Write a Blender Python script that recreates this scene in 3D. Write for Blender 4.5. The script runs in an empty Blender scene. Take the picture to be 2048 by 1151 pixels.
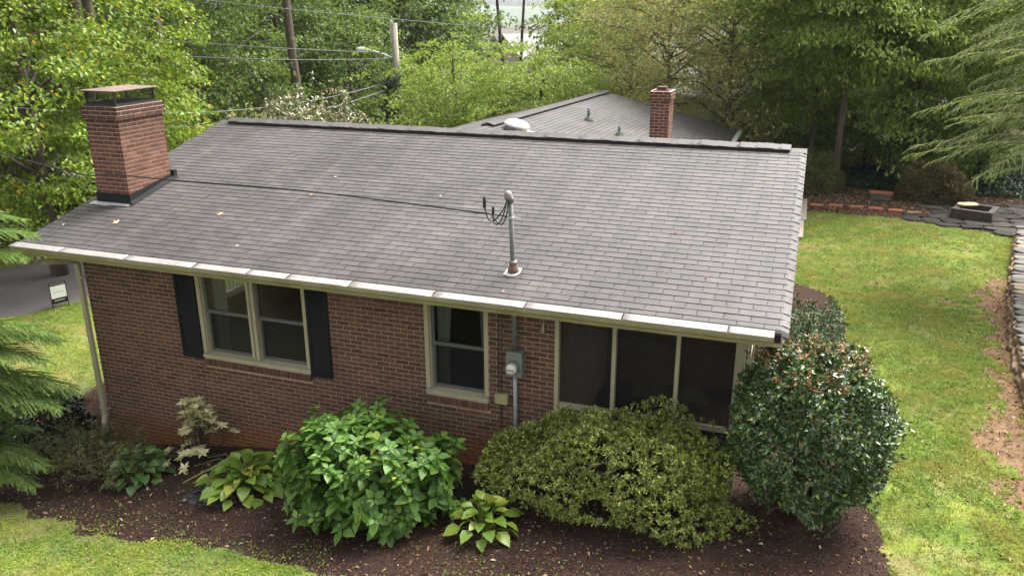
import bpy, math, random
import numpy as np
from mathutils import Matrix, Vector
R = math.radians
rnd = random.Random(7)
scene = bpy.context.scene
col = scene.collection

# ------------------------------------------------------------------ camera
CAM = np.array([0.0371, -8.9333, 3.4249]); YAW, PITCH, ROLL = R(-19.524), R(18.952), R(-0.1445)
def cam_basis():
    cy, sy, cp, sp = math.cos(YAW), math.sin(YAW), math.cos(PITCH), math.sin(PITCH)
    f = np.array([sy*cp, cy*cp, -sp]); r = np.array([cy, -sy, 0.0]); u = np.cross(r, f)
    cr, sr = math.cos(ROLL), math.sin(ROLL)
    return f, r*cr+u*sr, u*cr-r*sr
cf, crt, cup = cam_basis()
cd = bpy.data.cameras.new('camera'); co = bpy.data.objects.new('camera', cd); col.objects.link(co)
co.matrix_world = Matrix(((crt[0], cup[0], -cf[0], CAM[0]), (crt[1], cup[1], -cf[1], CAM[1]), (crt[2], cup[2], -cf[2], CAM[2]), (0, 0, 0, 1)))
cd.sensor_width = 36; cd.lens = 1637.84/2048*36; cd.clip_end = 4000; cd.clip_start = 0.1
scene.camera = co

# ------------------------------------------------------------------ sky, sun, exposure
SUN_EL, SUN_AZ = R(57), R(32)          # azimuth measured from +y towards +x
w = bpy.data.worlds.new('World'); scene.world = w; w.use_nodes = True
nt = w.node_tree; bg = nt.nodes['Background']
sky = nt.nodes.new('ShaderNodeTexSky'); sky.sky_type = 'NISHITA'; sky.sun_disc = False
sky.sun_elevation = SUN_EL; sky.sun_rotation = SUN_AZ; sky.air_density = 1.0; sky.dust_density = 6.0; sky.ozone_density = 1.0
hs = nt.nodes.new('ShaderNodeHueSaturation'); hs.inputs['Saturation'].default_value = 0.16; hs.inputs['Value'].default_value = 1.0
nt.links.new(sky.outputs[0], hs.inputs['Color']); nt.links.new(hs.outputs[0], bg.inputs['Color'])
bg.inputs['Strength'].default_value = 0.15
sd = bpy.data.lights.new('sun', 'SUN'); so = bpy.data.objects.new('sun', sd); col.objects.link(so)
sd.energy = 2.6; sd.angle = R(30); sd.color = (1.0, 0.95, 0.87)
sdir = Vector((math.sin(SUN_AZ)*math.cos(SUN_EL), math.cos(SUN_AZ)*math.cos(SUN_EL), math.sin(SUN_EL)))
so.rotation_euler = sdir.to_track_quat('Z', 'Y').to_euler(); so.location = (20, 10, 30)
scene.view_settings.view_transform = 'Standard'; scene.view_settings.look = 'None'
scene.view_settings.gamma = 1.0; scene.view_settings.use_curve_mapping = False
scene.view_settings.exposure = 1.6
scene.cycles.max_bounces = 8; scene.cycles.transparent_max_bounces = 24

# ------------------------------------------------------------------ helpers
def zg(x, y):
    """height of the ground"""
    x = np.asarray(x, float); y = np.asarray(y, float)
    z = np.interp(x, [-90, -60, -24, -15.2, -10.6, -7.74, -4, 0, 1, 90], [0.5, -1, -4.2, -4.2, -3.65, -3.18, -2.76, -2.4, -2.35, -2.35])
    t = np.clip((y-45)/75, 0, 1); z = z - 16*t*t*(3-2*t)
    wx = stone_x(y); up = np.clip((x-wx-0.12)/0.1, 0, 1)*np.clip((15.0-y)/0.4, 0, 1)
    return z + 0.2*up
def stone_x(y): return np.interp(y, [-4, 2, 4.65, 6.6, 9.5, 12, 14.8], [3.2, 3.5, 3.72, 3.93, 4.42, 4.9, 5.55])
def at(u, r):
    """ground position seen in photo column u at horizontal range r from the camera"""
    v = cf + crt*(u-1024)/1637.84 + cup*0.34; h = math.hypot(v[0], v[1])
    return CAM[0]+v[0]/h*r, CAM[1]+v[1]/h*r
class MB:
    def __init__(s): s.v = []; s.f = []; s.m = []
    def add(s, v, f, m=0):
        b = len(s.v); s.v.extend([tuple(p) for p in v])
        for q in f: s.f.append(tuple(i+b for i in q)); s.m.append(m)
        return s
    def box(s, x0, x1, y0, y1, z0, z1, m=0):
        return s.add([(x0,y0,z0),(x1,y0,z0),(x1,y1,z0),(x0,y1,z0),(x0,y0,z1),(x1,y0,z1),(x1,y1,z1),(x0,y1,z1)],
                     [(0,3,2,1),(4,5,6,7),(0,1,5,4),(1,2,6,5),(2,3,7,6),(3,0,4,7)], m)
    def tube(s, path, rad, n=8, m=0, cap=True):
        P = [np.array(p, float) for p in path]; k = len(P)
        if not hasattr(rad, '__len__'): rad = [rad]*k
        V = []; ref = None
        for i in range(k):
            d = P[min(i+1, k-1)]-P[max(i-1, 0)]; d = d/(np.linalg.norm(d)+1e-9)
            if ref is None: ref = np.array([0, 0, 1.]) if abs(d[2]) < .9 else np.array([1., 0, 0])
            a = np.cross(d, ref); a /= np.linalg.norm(a)+1e-9; b = np.cross(a, d); ref = b
            for j in range(n):
                t = 2*math.pi*j/n; V.append(P[i]+rad[i]*(a*math.cos(t)+b*math.sin(t)))
        F = [(i*n+j, i*n+(j+1) % n, (i+1)*n+(j+1) % n, (i+1)*n+j) for i in range(k-1) for j in range(n)]
        if cap: F += [tuple(range(n-1, -1, -1)), tuple((k-1)*n+j for j in range(n))]
        return s.add(V, F, m)
    def lathe(s, prof, c, n=24, m=0, axis=None):
        V = []; c = np.array(c, float)
        ax = np.array((0, 0, 1.) if axis is None else axis, float); ax /= np.linalg.norm(ax)
        e = np.array([1., 0, 0]) if abs(ax[0]) < .9 else np.array([0, 1., 0]); a = np.cross(ax, e); a /= np.linalg.norm(a); b = np.cross(ax, a)
        for r, h in prof:
            for j in range(n):
                t = 2*math.pi*j/n; V.append(c+ax*h+r*(a*math.cos(t)+b*math.sin(t)))
        k = len(prof)
        F = [(i*n+j, i*n+(j+1) % n, (i+1)*n+(j+1) % n, (i+1)*n+j) for i in range(k-1) for j in range(n)]
        F += [tuple(range(n-1, -1, -1)), tuple((k-1)*n+j for j in range(n))]
        return s.add(V, F, m)
    def prism_x(s, prof, xs, m=0, jit=None):
        """closed (y,z) profile swept along x stations"""
        n = len(prof); V = []
        for i, x in enumerate(xs):
            dy, dz = (jit(x) if jit else (0, 0))
            V += [(x, p[0]+dy, p[1]+dz) for p in prof]
        F = [(i*n+j, i*n+(j+1) % n, (i+1)*n+(j+1) % n, (i+1)*n+j) for i in range(len(xs)-1) for j in range(n)]
        F += [tuple(range(n-1, -1, -1)), tuple((len(xs)-1)*n+j for j in range(n))]
        return s.add(V, F, m)
    def mesh(s, name, mats, smooth=False, off=(0, 0, 0)):
        me = bpy.data.meshes.new(name)
        me.from_pydata([(a-off[0], b-off[1], c-off[2]) for a, b, c in s.v], [], s.f)
        for m in (mats if isinstance(mats, (list, tuple)) else [mats]): me.materials.append(m)
        me.polygons.foreach_set('material_index', s.m)
        if smooth: me.polygons.foreach_set('use_smooth', [True]*len(s.f))
        me.update(); return me
def np_mesh(name, V, F, mat, smooth=False):
    """V (n,3), F (m,k) arrays -> mesh"""
    V = np.asarray(V, np.float32); F = np.asarray(F, np.int32); m, k = F.shape
    me = bpy.data.meshes.new(name); me.vertices.add(len(V)); me.vertices.foreach_set('co', V.ravel())
    me.loops.add(m*k); me.loops.foreach_set('vertex_index', F.ravel())
    me.polygons.add(m); me.polygons.foreach_set('loop_start', np.arange(0, m*k, k, dtype=np.int32))
    me.polygons.foreach_set('loop_total', np.full(m, k, np.int32))
    for q in (mat if isinstance(mat, (list, tuple)) else [mat]): me.materials.append(q)
    if smooth: me.polygons.foreach_set('use_smooth', np.ones(m, bool))
    me.update(calc_edges=True); me.validate(); return me
def link(name, data, parent=None, loc=None, kind=None):
    o = bpy.data.objects.new(name, data); col.objects.link(o)
    if loc is not None: o.location = loc
    if parent is not None:
        o.parent = parent
        if parent.type == 'EMPTY' and parent.get('_w'): o.matrix_parent_inverse = Matrix.Translation(-Vector(parent.location))
    if kind: o['kind'] = kind
    return o
def thing(name, label, cat, loc, group=None, world=True):
    o = bpy.data.objects.new(name, None); col.objects.link(o); o.location = loc; o.empty_display_size = .2
    o['label'] = label; o['category'] = cat
    if group: o['group'] = group
    if world: o['_w'] = 1            # parts are given in world coordinates
    return o
def tag(o, label, cat, group=None):
    o['label'] = label; o['category'] = cat
    if group: o['group'] = group
    return o
def part(name, mb, mats, parent, smooth=False, kind=None): return link(name, mb.mesh(name, mats, smooth), parent, kind=kind)
def solo(name, mb, mats, origin, label, cat, group=None, smooth=False):
    return tag(link(name, mb.mesh(name, mats, smooth, origin), loc=origin), label, cat, group)

# ------------------------------------------------------------------ materials
def mat(name, color=(.5, .5, .5), rough=.7, metal=0, spec=.5):
    m = bpy.data.materials.new(name); m.use_nodes = True; b = m.node_tree.nodes['Principled BSDF']
    b.inputs['Base Color'].default_value = (*color, 1); b.inputs['Roughness'].default_value = rough
    b.inputs['Metallic'].default_value = metal; b.inputs['Specular IOR Level'].default_value = spec
    return m
def N(m, t, **kw):
    n = m.node_tree.nodes.new(t)
    for k, v in kw.items():
        if k.startswith('i_'):
            key = k[2:].replace('_', ' '); n.inputs[int(key) if key.isdigit() else key].default_value = v
        else: setattr(n, k, v)
    return n
def L(m, a, b): m.node_tree.links.new(a, b)
def bsdf(m): return m.node_tree.nodes['Principled BSDF']
def ramp(m, fac, stops, interp='LINEAR'):
    r = N(m, 'ShaderNodeValToRGB'); r.color_ramp.interpolation = interp
    e = r.color_ramp.elements
    while len(e) < len(stops): e.new(.5)
    for q, (p, c) in zip(e, stops): q.position = p; q.color = (*c, 1) if len(c) == 3 else c
    L(m, fac, r.inputs[0]); return r.outputs[0]
def noise(m, scale, detail=4, rough=.55, vec=None, dist=0):
    n = N(m, 'ShaderNodeTexNoise'); n.inputs['Scale'].default_value = scale; n.inputs['Detail'].default_value = detail
    n.inputs['Roughness'].default_value = rough; n.inputs['Distortion'].default_value = dist
    if vec is None: vec = N(m, 'ShaderNodeNewGeometry').outputs['Position']
    L(m, vec, n.inputs['Vector']); return n.outputs['Fac']
def mix(m, fac, a, b, bt='MIX'):
    n = N(m, 'ShaderNodeMix', data_type='RGBA', blend_type=bt)
    if hasattr(fac, 'links'): L(m, fac, n.inputs[0])
    else: n.inputs[0].default_value = fac
    for s, i in ((a, 6), (b, 7)):
        if hasattr(s, 'links'): L(m, s, n.inputs[i])
        else: n.inputs[i].default_value = (*s, 1)
    return n.outputs[2]
def mth(m, op, a, b=None, c=None, clamp=False):
    n = N(m, 'ShaderNodeMath', operation=op, use_clamp=clamp)
    for i, s in enumerate((a, b, c)):
        if s is None: continue
        if hasattr(s, 'links'): L(m, s, n.inputs[i])
        else: n.inputs[i].default_value = s
    return n.outputs[0]
def rand(m):
    """a value of its own for every object and every loose piece of a joined mesh"""
    g = N(m, 'ShaderNodeNewGeometry').outputs['Random Per Island']; o = N(m, 'ShaderNodeObjectInfo').outputs['Random']
    return mth(m, 'FRACT', mth(m, 'ADD', mth(m, 'MULTIPLY', g, 7.13), mth(m, 'MULTIPLY', o, 5.71)))
def bump(m, h, strength=.3, dist=.01):
    b = N(m, 'ShaderNodeBump'); b.inputs['Strength'].default_value = strength; b.inputs['Distance'].default_value = dist
    L(m, h, b.inputs['Height']); L(m, b.outputs[0], bsdf(m).inputs['Normal'])
def leafmat(name, stops, rough=.45, trans=.35, spec=.35, patch=None):
    m = mat(name, rough=rough, spec=spec); c = ramp(m, rand(m), stops)
    if patch:
        c = mix(m, ramp(m, noise(m, patch[0], 2), [(.42, (0, 0, 0)), (.62, (1, 1, 1))]), c, patch[1])
    L(m, c, bsdf(m).inputs['Base Color'])
    out = m.node_tree.nodes['Material Output']; t = N(m, 'ShaderNodeBsdfTranslucent')
    L(m, mix(m, .5, c, (1, 1, .5), 'MULTIPLY'), t.inputs[0])
    ms = N(m, 'ShaderNodeMixShader'); ms.inputs[0].default_value = trans
    L(m, bsdf(m).outputs[0], ms.inputs[1]); L(m, t.outputs[0], ms.inputs[2]); L(m, ms.outputs[0], out.inputs[0])
    return m
def plain(name, color, rough=.6, var=.25, scale=6, metal=0, spec=.5, bmp=0):
    """painted or bare surface with slight blotches and dirt"""
    m = mat(name, color, rough, metal, spec)
    f = noise(m, scale, 6, .65)
    c = ramp(m, f, [(.25, tuple(v*(1-var) for v in color)), (.5, color), (.75, tuple(min(1, v*(1+var*.6)) for v in color))])
    L(m, c, bsdf(m).inputs['Base Color'])
    if bmp: bump(m, noise(m, scale*12, 3), bmp, .004)
    return m
GPOS = lambda m: N(m, 'ShaderNodeSeparateXYZ')
def sep(m):
    s = N(m, 'ShaderNodeSeparateXYZ'); L(m, N(m, 'ShaderNodeNewGeometry').outputs['Position'], s.inputs[0]); return s.outputs

M = {}
# shingles: grey three-tab asphalt, lighter and darker tabs, lichen blotches
m = M['shingle'] = mat('asphalt shingle', rough=.62, spec=.42)
c = ramp(m, rand(m), [(0, (.056, .049, .049)), (.3, (.063, .056, .055)), (.65, (.069, .061, .060)), (.93, (.077, .068, .065)), (1, (.088, .077, .070))])
big = noise(m, .55, 5, .6); c = mix(m, ramp(m, big, [(.38, (0, 0, 0)), (.66, (1, 1, 1))]), c, (.62, .60, .59), 'MULTIPLY')
xs, ys, zs = sep(m)
c = mix(m, ramp(m, noise(m, 2.3, 6, .7), [(.5, (0, 0, 0)), (.75, (.35, .35, .35))]), c, (.088, .078, .070))
mp = N(m, 'ShaderNodeMapping'); mp.inputs['Scale'].default_value = (2.6, .22, .22); L(m, N(m, 'ShaderNodeNewGeometry').outputs['Position'], mp.inputs[0])
c = mix(m, ramp(m, noise(m, 1.6, 5, .6, mp.outputs[0]), [(.42, (0, 0, 0)), (.68, (.75, .75, .75))]), c, (.60, .58, .58), 'MULTIPLY')
c = mix(m, .55, c, ramp(m, noise(m, 260, 2), [(.3, (.45, .45, .45)), (.7, (1.45, 1.45, 1.45))]), 'MULTIPLY')
L(m, c, bsdf(m).inputs['Base Color']); bump(m, noise(m, 300, 2), .35, .003)
M['shingle_edge'] = plain('asphalt edge with contact shadow', (.012, .010, .012), .9, .3, 20)  # dark cut asphalt that also paints in the contact shadow under each course
M['vent_side'] = plain('ridge vent mesh side', (.028, .022, .024), .85, .35, 15)
# brick: brown, with a red clay splash towards the soil
m = M['brick'] = mat('brown brick', rough=.85, spec=.25)
c = ramp(m, rand(m), [(0, (.076, .039, .028)), (.15, (.092, .049, .034)), (.5, (.108, .058, .040)), (.8, (.122, .066, .045)), (.94, (.138, .071, .046)), (1, (.155, .074, .044))])
c = mix(m, .5, c, ramp(m, noise(m, 45, 5, .7), [(.3, (.6, .6, .6)), (.7, (1.35, 1.3, 1.3))]), 'MULTIPLY')
def splash(m, c, clay, top):
    xs, ys, zs = sep(m)
    h = mth(m, 'SUBTRACT', zs, mth(m, 'MULTIPLY_ADD', xs, .128, -2.29))
    h = mth(m, 'ADD', h, mth(m, 'MULTIPLY', mth(m, 'SUBTRACT', noise(m, 1.6, 4), .5), .5))
    k = N(m, 'ShaderNodeMapRange'); k.inputs[1].default_value = top; k.inputs[2].default_value = .05; k.inputs[3].default_value = 0; k.inputs[4].default_value = .8
    L(m, h, k.inputs[0]); return mix(m, k.outputs[0], c, clay)
L(m, splash(m, c, (.20, .075, .022), .62), bsdf(m).inputs['Base Color']); bump(m, noise(m, 120, 4), .5, .003)
m = M['mortar'] = mat('tan mortar', rough=.95, spec=.2)
c = ramp(m, noise(m, 5, 6, .7), [(.3, (.29, .222, .145)), (.6, (.42, .335, .225)), (.8, (.50, .41, .29))])
L(m, splash(m, c, (.36, .18, .07), .6), bsdf(m).inputs['Base Color']); bump(m, noise(m, 150, 3), .4, .003)
m = M['chimney_brick'] = mat('red chimney brick', rough=.85, spec=.25)
c = ramp(m, rand(m), [(0, (.085, .038, .027)), (.4, (.118, .054, .038)), (.8, (.140, .066, .046)), (1, (.17, .088, .062))])
c = mix(m, .5, c, ramp(m, noise(m, 40, 5, .7), [(.3, (.6, .6, .6)), (.7, (1.35, 1.3, 1.3))]), 'MULTIPLY')
xs, ys, zs = sep(m)
soot = mth(m, 'ADD', mth(m, 'MULTIPLY', mth(m, 'SUBTRACT', zs, 1.30), 1.0), mth(m, 'MULTIPLY', mth(m, 'SUBTRACT', noise(m, 5, 5, .7), .5), 1.6))
c = mix(m, mth(m, 'MULTIPLY', soot, 1.5, clamp=True), c, (.055, .028, .022))
L(m, c, bsdf(m).inputs['Base Color']); bump(m, noise(m, 120, 4), .5, .003)
m = M['chimney_mortar'] = plain('pale chimney mortar', (.52, .37, .27), .95, .35, 6, bmp=.3)
M['trim'] = plain('cream olive trim paint', (.36, .325, .215), .5, .13, 3.5)
m = M['gutter'] = mat('cream olive gutter paint', rough=.45)
c = ramp(m, noise(m, 2.2, 6, .7), [(.3, (.20, .18, .09)), (.5, (.28, .255, .145)), (.75, (.34, .31, .19))])
L(m, mix(m, ramp(m, noise(m, 9, 6, .8), [(.55, (0, 0, 0)), (.8, (.6, .6, .6))]), c, (.17, .16, .07)), bsdf(m).inputs['Base Color'])
m = M['guard'] = mat('dirty white gutter guard', rough=.42, spec=.5)
c = ramp(m, noise(m, 3, 5, .7), [(.3, (.18, .168, .155)), (.7, (.265, .25, .238))])
L(m, mix(m, ramp(m, noise(m, 20, 6, .8), [(.52, (0, 0, 0)), (.74, (.8, .8, .8))]), c, (.14, .11, .085)), bsdf(m).inputs['Base Color'])
M['shutter'] = plain('black green shutter paint', (.008, .010, .010), .75, .3, 8, spec=.25)
M['sash'] = plain('grey aluminium storm sash', (.10, .10, .092), .45, .2, 8)
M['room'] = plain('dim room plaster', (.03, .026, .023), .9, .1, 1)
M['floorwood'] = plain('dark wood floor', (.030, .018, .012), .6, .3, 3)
M['curtain'] = plain('pale curtain cloth', (.26, .25, .21), .9, .12, 4)
m = M['glass'] = bpy.data.materials.new('window glass'); m.use_nodes = True; n_ = m.node_tree.nodes; n_.remove(n_['Principled BSDF'])
tr = N(m, 'ShaderNodeBsdfTransparent', i_Color=(.80, .84, .82, 1)); gl = N(m, 'ShaderNodeBsdfGlossy', i_Roughness=.02); gl.inputs['Color'].default_value = (1, 1, 1, 1)
fr = N(m, 'ShaderNodeFresnel', i_IOR=1.52); ms = N(m, 'ShaderNodeMixShader'); L(m, mth(m, 'MULTIPLY', fr.outputs[0], .11, clamp=True), ms.inputs[0])
L(m, tr.outputs[0], ms.inputs[1]); L(m, gl.outputs[0], ms.inputs[2]); L(m, ms.outputs[0], n_['Material Output'].inputs[0])
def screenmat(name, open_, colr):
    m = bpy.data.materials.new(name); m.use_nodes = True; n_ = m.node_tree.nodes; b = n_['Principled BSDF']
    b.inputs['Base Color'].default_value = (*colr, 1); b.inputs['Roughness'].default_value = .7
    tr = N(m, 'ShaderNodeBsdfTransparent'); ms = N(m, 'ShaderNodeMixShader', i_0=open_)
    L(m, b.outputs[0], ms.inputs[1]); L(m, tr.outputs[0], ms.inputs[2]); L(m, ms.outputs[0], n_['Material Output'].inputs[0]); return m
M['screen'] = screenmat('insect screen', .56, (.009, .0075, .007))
M['halfscreen'] = screenmat('window screen', .68, (.008, .008, .007))
M['metal_dark'] = plain('black roof cement flashing', (.012, .013, .014), .85, .4, 9, spec=.2)
M['metal_sheet'] = plain('weathered metal flashing', (.36, .345, .34), .4, .3, 12, spec=.6)
M['rust'] = plain('rusty brown lid', (.13, .085, .07), .65, .4, 7)
M['cage'] = plain('black cage steel', (.014, .014, .014), .5, .2, 9)
M['galv'] = plain('green grey painted conduit', (.125, .135, .115), .5, .25, 9)
M['galv_light'] = plain('grey weatherhead casting', (.20, .175, .165), .55, .25, 20)
M['wire'] = plain('black cable', (.012, .011, .012), .5, .2, 8)
M['wire_light'] = plain('grey overhead cable', (.10, .105, .11), .4, .2, 4)  # lighter grey than the black service cable
M['meter'] = plain('sage grey meter can', (.17, .19, .165), .45, .12, 9)
M['pvc'] = plain('pale grey conduit', (.30, .325, .32), .5, .15, 9)
M['olivebox'] = plain('olive beige utility box', (.33, .29, .15), .55, .15, 9)
M['dial'] = mat('meter glass dome', (.62, .62, .58), .12)
M['orange_rust'] = plain('rusted boot', (.14, .075, .055), .7, .5, 40)
M['lead'] = plain('dark grey vent pipe', (.085, .09, .092), .5, .2, 10)
M['dome'] = plain('weathered white dome', (.50, .49, .47), .35, .12, 8)
M['dome_side'] = plain('tan dome curb', (.36, .32, .26), .5, .2, 8)
M['asphalt'] = m = mat('old asphalt road', rough=.9, spec=.3)
c = ramp(m, noise(m, .6, 6, .65), [(.3, (.085, .075, .078)), (.7, (.135, .118, .118))])
L(m, mix(m, .5, c, ramp(m, noise(m, 90, 3), [(.3, (.6, .6, .6)), (.7, (1.4, 1.4, 1.4))]), 'MULTIPLY'), bsdf(m).inputs['Base Color']); bump(m, noise(m, 120, 3), .4, .004)
m = M['soil'] = mat('dark bark mulch', rough=.95, spec=.15)
c = ramp(m, noise(m, 26, 8, .75), [(.3, (.012, .007, .006)), (.5, (.038, .022, .017)), (.68, (.075, .043, .030)), (.85, (.14, .085, .055))])
c = mix(m, ramp(m, noise(m, .7, 4), [(.45, (0, 0, 0)), (.7, (.5, .5, .5))]), c, (.085, .05, .032))
L(m, c, bsdf(m).inputs['Base Color']); bump(m, noise(m, 40, 6, .7), 1.0, .03)
m = M['dirt'] = mat('red clay dirt', rough=.95, spec=.15)
c = ramp(m, noise(m, 7, 9, .75), [(.3, (.07, .038, .02)), (.5, (.145, .088, .048)), (.7, (.21, .145, .08)), (.85, (.16, .16, .05))])
L(m, c, bsdf(m).inputs['Base Color']); bump(m, noise(m, 40, 6, .7), .8, .02)
m = M['turf'] = mat('turf and moss', rough=.95, spec=.15)
c = ramp(m, noise(m, 3.2, 7, .7), [(.28, (.055, .09, .016)), (.45, (.11, .165, .028)), (.6, (.20, .23, .040)), (.8, (.30, .26, .10))])
c = mix(m, ramp(m, noise(m, .9, 4), [(.5, (0, 0, 0)), (.66, (.8, .8, .8))]), c, (.30, .23, .12))
L(m, mix(m, .7, c, ramp(m, noise(m, 70, 5, .7), [(.3, (.4, .4, .4)), (.7, (1.5, 1.5, 1.5))]), 'MULTIPLY'), bsdf(m).inputs['Base Color']); bump(m, noise(m, 60, 5), 1., .03)
m = M['woodfloor'] = mat('leaf litter forest floor', rough=.95, spec=.15)
c = ramp(m, noise(m, 5, 8, .75), [(.3, (.018, .020, .008)), (.55, (.06, .045, .022)), (.8, (.13, .08, .04))])
L(m, c, bsdf(m).inputs['Base Color'])
m = M['bark'] = mat('grey brown bark', rough=.9, spec=.2)
g_ = N(m, 'ShaderNodeMapping'); g_.inputs['Scale'].default_value = (1, 1, .18); L(m, N(m, 'ShaderNodeNewGeometry').outputs['Position'], g_.inputs[0])
c = ramp(m, noise(m, 14, 6, .7, g_.outputs[0]), [(.3, (.055, .042, .034)), (.6, (.13, .10, .082)), (.8, (.21, .17, .14))])
L(m, c, bsdf(m).inputs['Base Color']); bump(m, noise(m, 14, 6, .7, g_.outputs[0]), .8, .04)
M['twig'] = plain('dark twig bark', (.045, .032, .024), .9, .35, 12)
M['pole'] = plain('weathered grey pole wood', (.27, .24, .19), .85, .25, 5)
M['lampmetal'] = plain('galvanised lamp arm', (.50, .51, .52), .4, .15, 6)
M['stone'] = m = mat('lichen grey fieldstone', rough=.85, spec=.3)
c = ramp(m, rand(m), [(0, (.075, .070, .072)), (.4, (.12, .112, .108)), (.75, (.17, .15, .122)), (1, (.20, .155, .10))])
c = mix(m, .6, c, ramp(m, noise(m, 12, 6, .75), [(.3, (.5, .5, .5)), (.7, (1.5, 1.5, 1.45))]), 'MULTIPLY')
c = mix(m, ramp(m, noise(m, 6, 5, .7), [(.58, (0, 0, 0)), (.72, (.6, .6, .6))]), c, (.16, .17, .06))
L(m, c, bsdf(m).inputs['Base Color']); bump(m, noise(m, 35, 6), .7, .012)
M['tanstone'] = plain('clay stained wall stone', (.22, .15, .095), .9, .35, 9, bmp=.5)
M['flag'] = m = mat('dark wet flagstone', rough=.8, spec=.2)
c = ramp(m, rand(m), [(0, (.013, .012, .011)), (.5, (.025, .022, .020)), (1, (.045, .037, .029))])
L(m, mix(m, .6, c, ramp(m, noise(m, 8, 6, .75), [(.3, (.5, .5, .5)), (.7, (1.6, 1.5, 1.4))]), 'MULTIPLY'), bsdf(m).inputs['Base Color']); bump(m, noise(m, 25, 6), .5, .01)
M['block'] = plain('dark damp concrete block', (.055, .045, .038), .85, .45, 11, bmp=.5)
M['slabtan'] = plain('tan stone disc', (.48, .36, .22), .8, .2, 9)
M['paver'] = plain('orange red paver', (.28, .095, .048), .8, .35, 9, bmp=.3)
M['terracotta'] = plain('terracotta plastic', (.42, .13, .07), .6, .2, 8)
M['concrete'] = plain('old concrete walk', (.30, .26, .21), .9, .25, 6, bmp=.3)
M['white'] = plain('white painted trim', (.52, .52, .505), .5, .1, 4)
M['siding'] = plain('tan siding', (.46, .40, .32), .7, .1, 3)
M['farroof'] = plain('far grey roof', (.20, .19, .19), .85, .2, 2)
M['signwhite'] = mat('sign panel white', (.78, .78, .76), .5)
M['black'] = mat('black sign frame', (.012, .012, .012), .5)
M['fabric'] = plain('black weed fabric', (.028, .030, .036), .6, .3, 12)

# ------------------------------------------------------------------ ground
rng = np.random.default_rng(11)
def in_poly(X, Y, poly):
    r = np.zeros(X.shape, bool); n = len(poly)
    for i in range(n):
        x0, y0 = poly[i]; x1, y1 = poly[(i+1) % n]
        c = ((y0 > Y) != (y1 > Y)) & (X < (x1-x0)*(Y-y0)/((y1-y0) if y1 != y0 else 1e-9)+x0); r ^= c
    return r
def fbm(X, Y, s, seed=0):
    a = np.zeros_like(X); k = np.random.default_rng(seed)
    for o in range(5):
        f = s*1.9**o
        for j in range(3):
            t = k.uniform(0, 6.28); p = k.uniform(0, 6.28); a += np.sin((X*math.cos(t)+Y*math.sin(t))*f+p)/1.9**o/3
    return a
BED = [(-11.9,-1.45),(-10.6,-1.45),(-9.4,-1.75),(-8.6,-1.95),(-7.6,-2.05),(-6.8,-1.96),(-6.16,-2.02),(-5.4,-2.18),(-4.5,-2.12),(-3.6,-2.2),(-2.4,-2.3),(-.6,-2.4),(.9,-1.9),(1.42,-.8),(1.36,.1),(1.2,1.6),(1.15,4),(1.2,6.2),(1.05,8.2),(.6,9.1),(.1,9.4),(-1,9.4),(-1,3),(-10,3),(-10,5),(-11.6,5.2),(-12.8,4.2),(-13.3,2.2),(-13.0,.6),(-12.6,-.6)]
REARBED = [(.2,16.45),(1.5,16.35),(2.9,16.2),(3.9,18.6),(7.5,19.2),(9,19.5),(9,20.2),(-1,20.2),(-1,16.4)]
PATIO = [(2.85,16.15),(4.1,15.75),(5.2,15.3),(6.3,14.9),(8.5,14.8),(8.5,19.2),(5.6,19.0),(3.95,18.65)]
def zone(X, Y):
    """0 lawn, 1 mulch, 2 dirt, 3 wood floor"""
    n1 = fbm(X, Y, 4.0, 3)*.13; n2 = fbm(Y, X, 4.0, 5)*.13
    Z = np.zeros(X.shape, int); x, y = X+n1, Y+n2
    Z[(y > 19.6) | (x < -24.5) | (y < -4.1)] = 3  # front strip out of view made wood floor to darken window reflections
    wx = stone_x(Y); k = (x > wx-.50-.12*np.sin(Y*.7)-.20*fbm(X, Y, 2.1, 8)-.18*fbm(X, Y, 7, 9)) & (Y < 11) & (Y > -3); Z[k] = 2
    Z[(X > wx-.02) & (Y < 15.2)] = 1
    Z[in_poly(x, y, BED)] = 1
    Z[in_poly(x, y, REARBED)] = 1; Z[in_poly(X, Y, PATIO)] = 1
    patch = (fbm(X, Y, 2.6, 21) > 1.3) & (Z == 0) & (X > 0); Z[patch] = 2
    return Z
st = .11
gx = np.arange(-26, 14+st, st); gy = np.arange(-7, 25+st, st); X, Y = np.meshgrid(gx, gy, indexing='ij')
ZZ = zg(X, Y)+fbm(X, Y, 2.2, 1)*.008+fbm(X, Y, 9, 2)*.004
ZN = zone((X[:-1, :-1]+X[1:, 1:])/2, (Y[:-1, :-1]+Y[1:, 1:])/2)
idx = np.arange(X.size).reshape(X.shape); V = np.stack([X.ravel(), Y.ravel(), ZZ.ravel()], 1)
quads = np.stack([idx[:-1, :-1].ravel(), idx[1:, :-1].ravel(), idx[1:, 1:].ravel(), idx[:-1, 1:].ravel()], 1); zf = ZN.ravel()
ctr = V[quads].mean(1); coarse = ~((ctr[:, 0] > -12.55) & (ctr[:, 0] < 2.3) & (ctr[:, 1] > -4.0) & (ctr[:, 1] < .5))
sf = .045; gx = np.arange(-12.75, 2.5, sf); gy = np.arange(-4.2, .7, sf); X, Y = np.meshgrid(gx, gy, indexing='ij'); X = X+rng.uniform(-.016, .016, X.shape); Y = Y+rng.uniform(-.016, .016, Y.shape)
Z2 = zg(X, Y)+fbm(X, Y, 2.2, 1)*.008+fbm(X, Y, 9, 2)*.004+fbm(X, Y, 22, 6)*.004+.003; i2 = np.arange(X.size).reshape(X.shape)+len(V)
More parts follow.
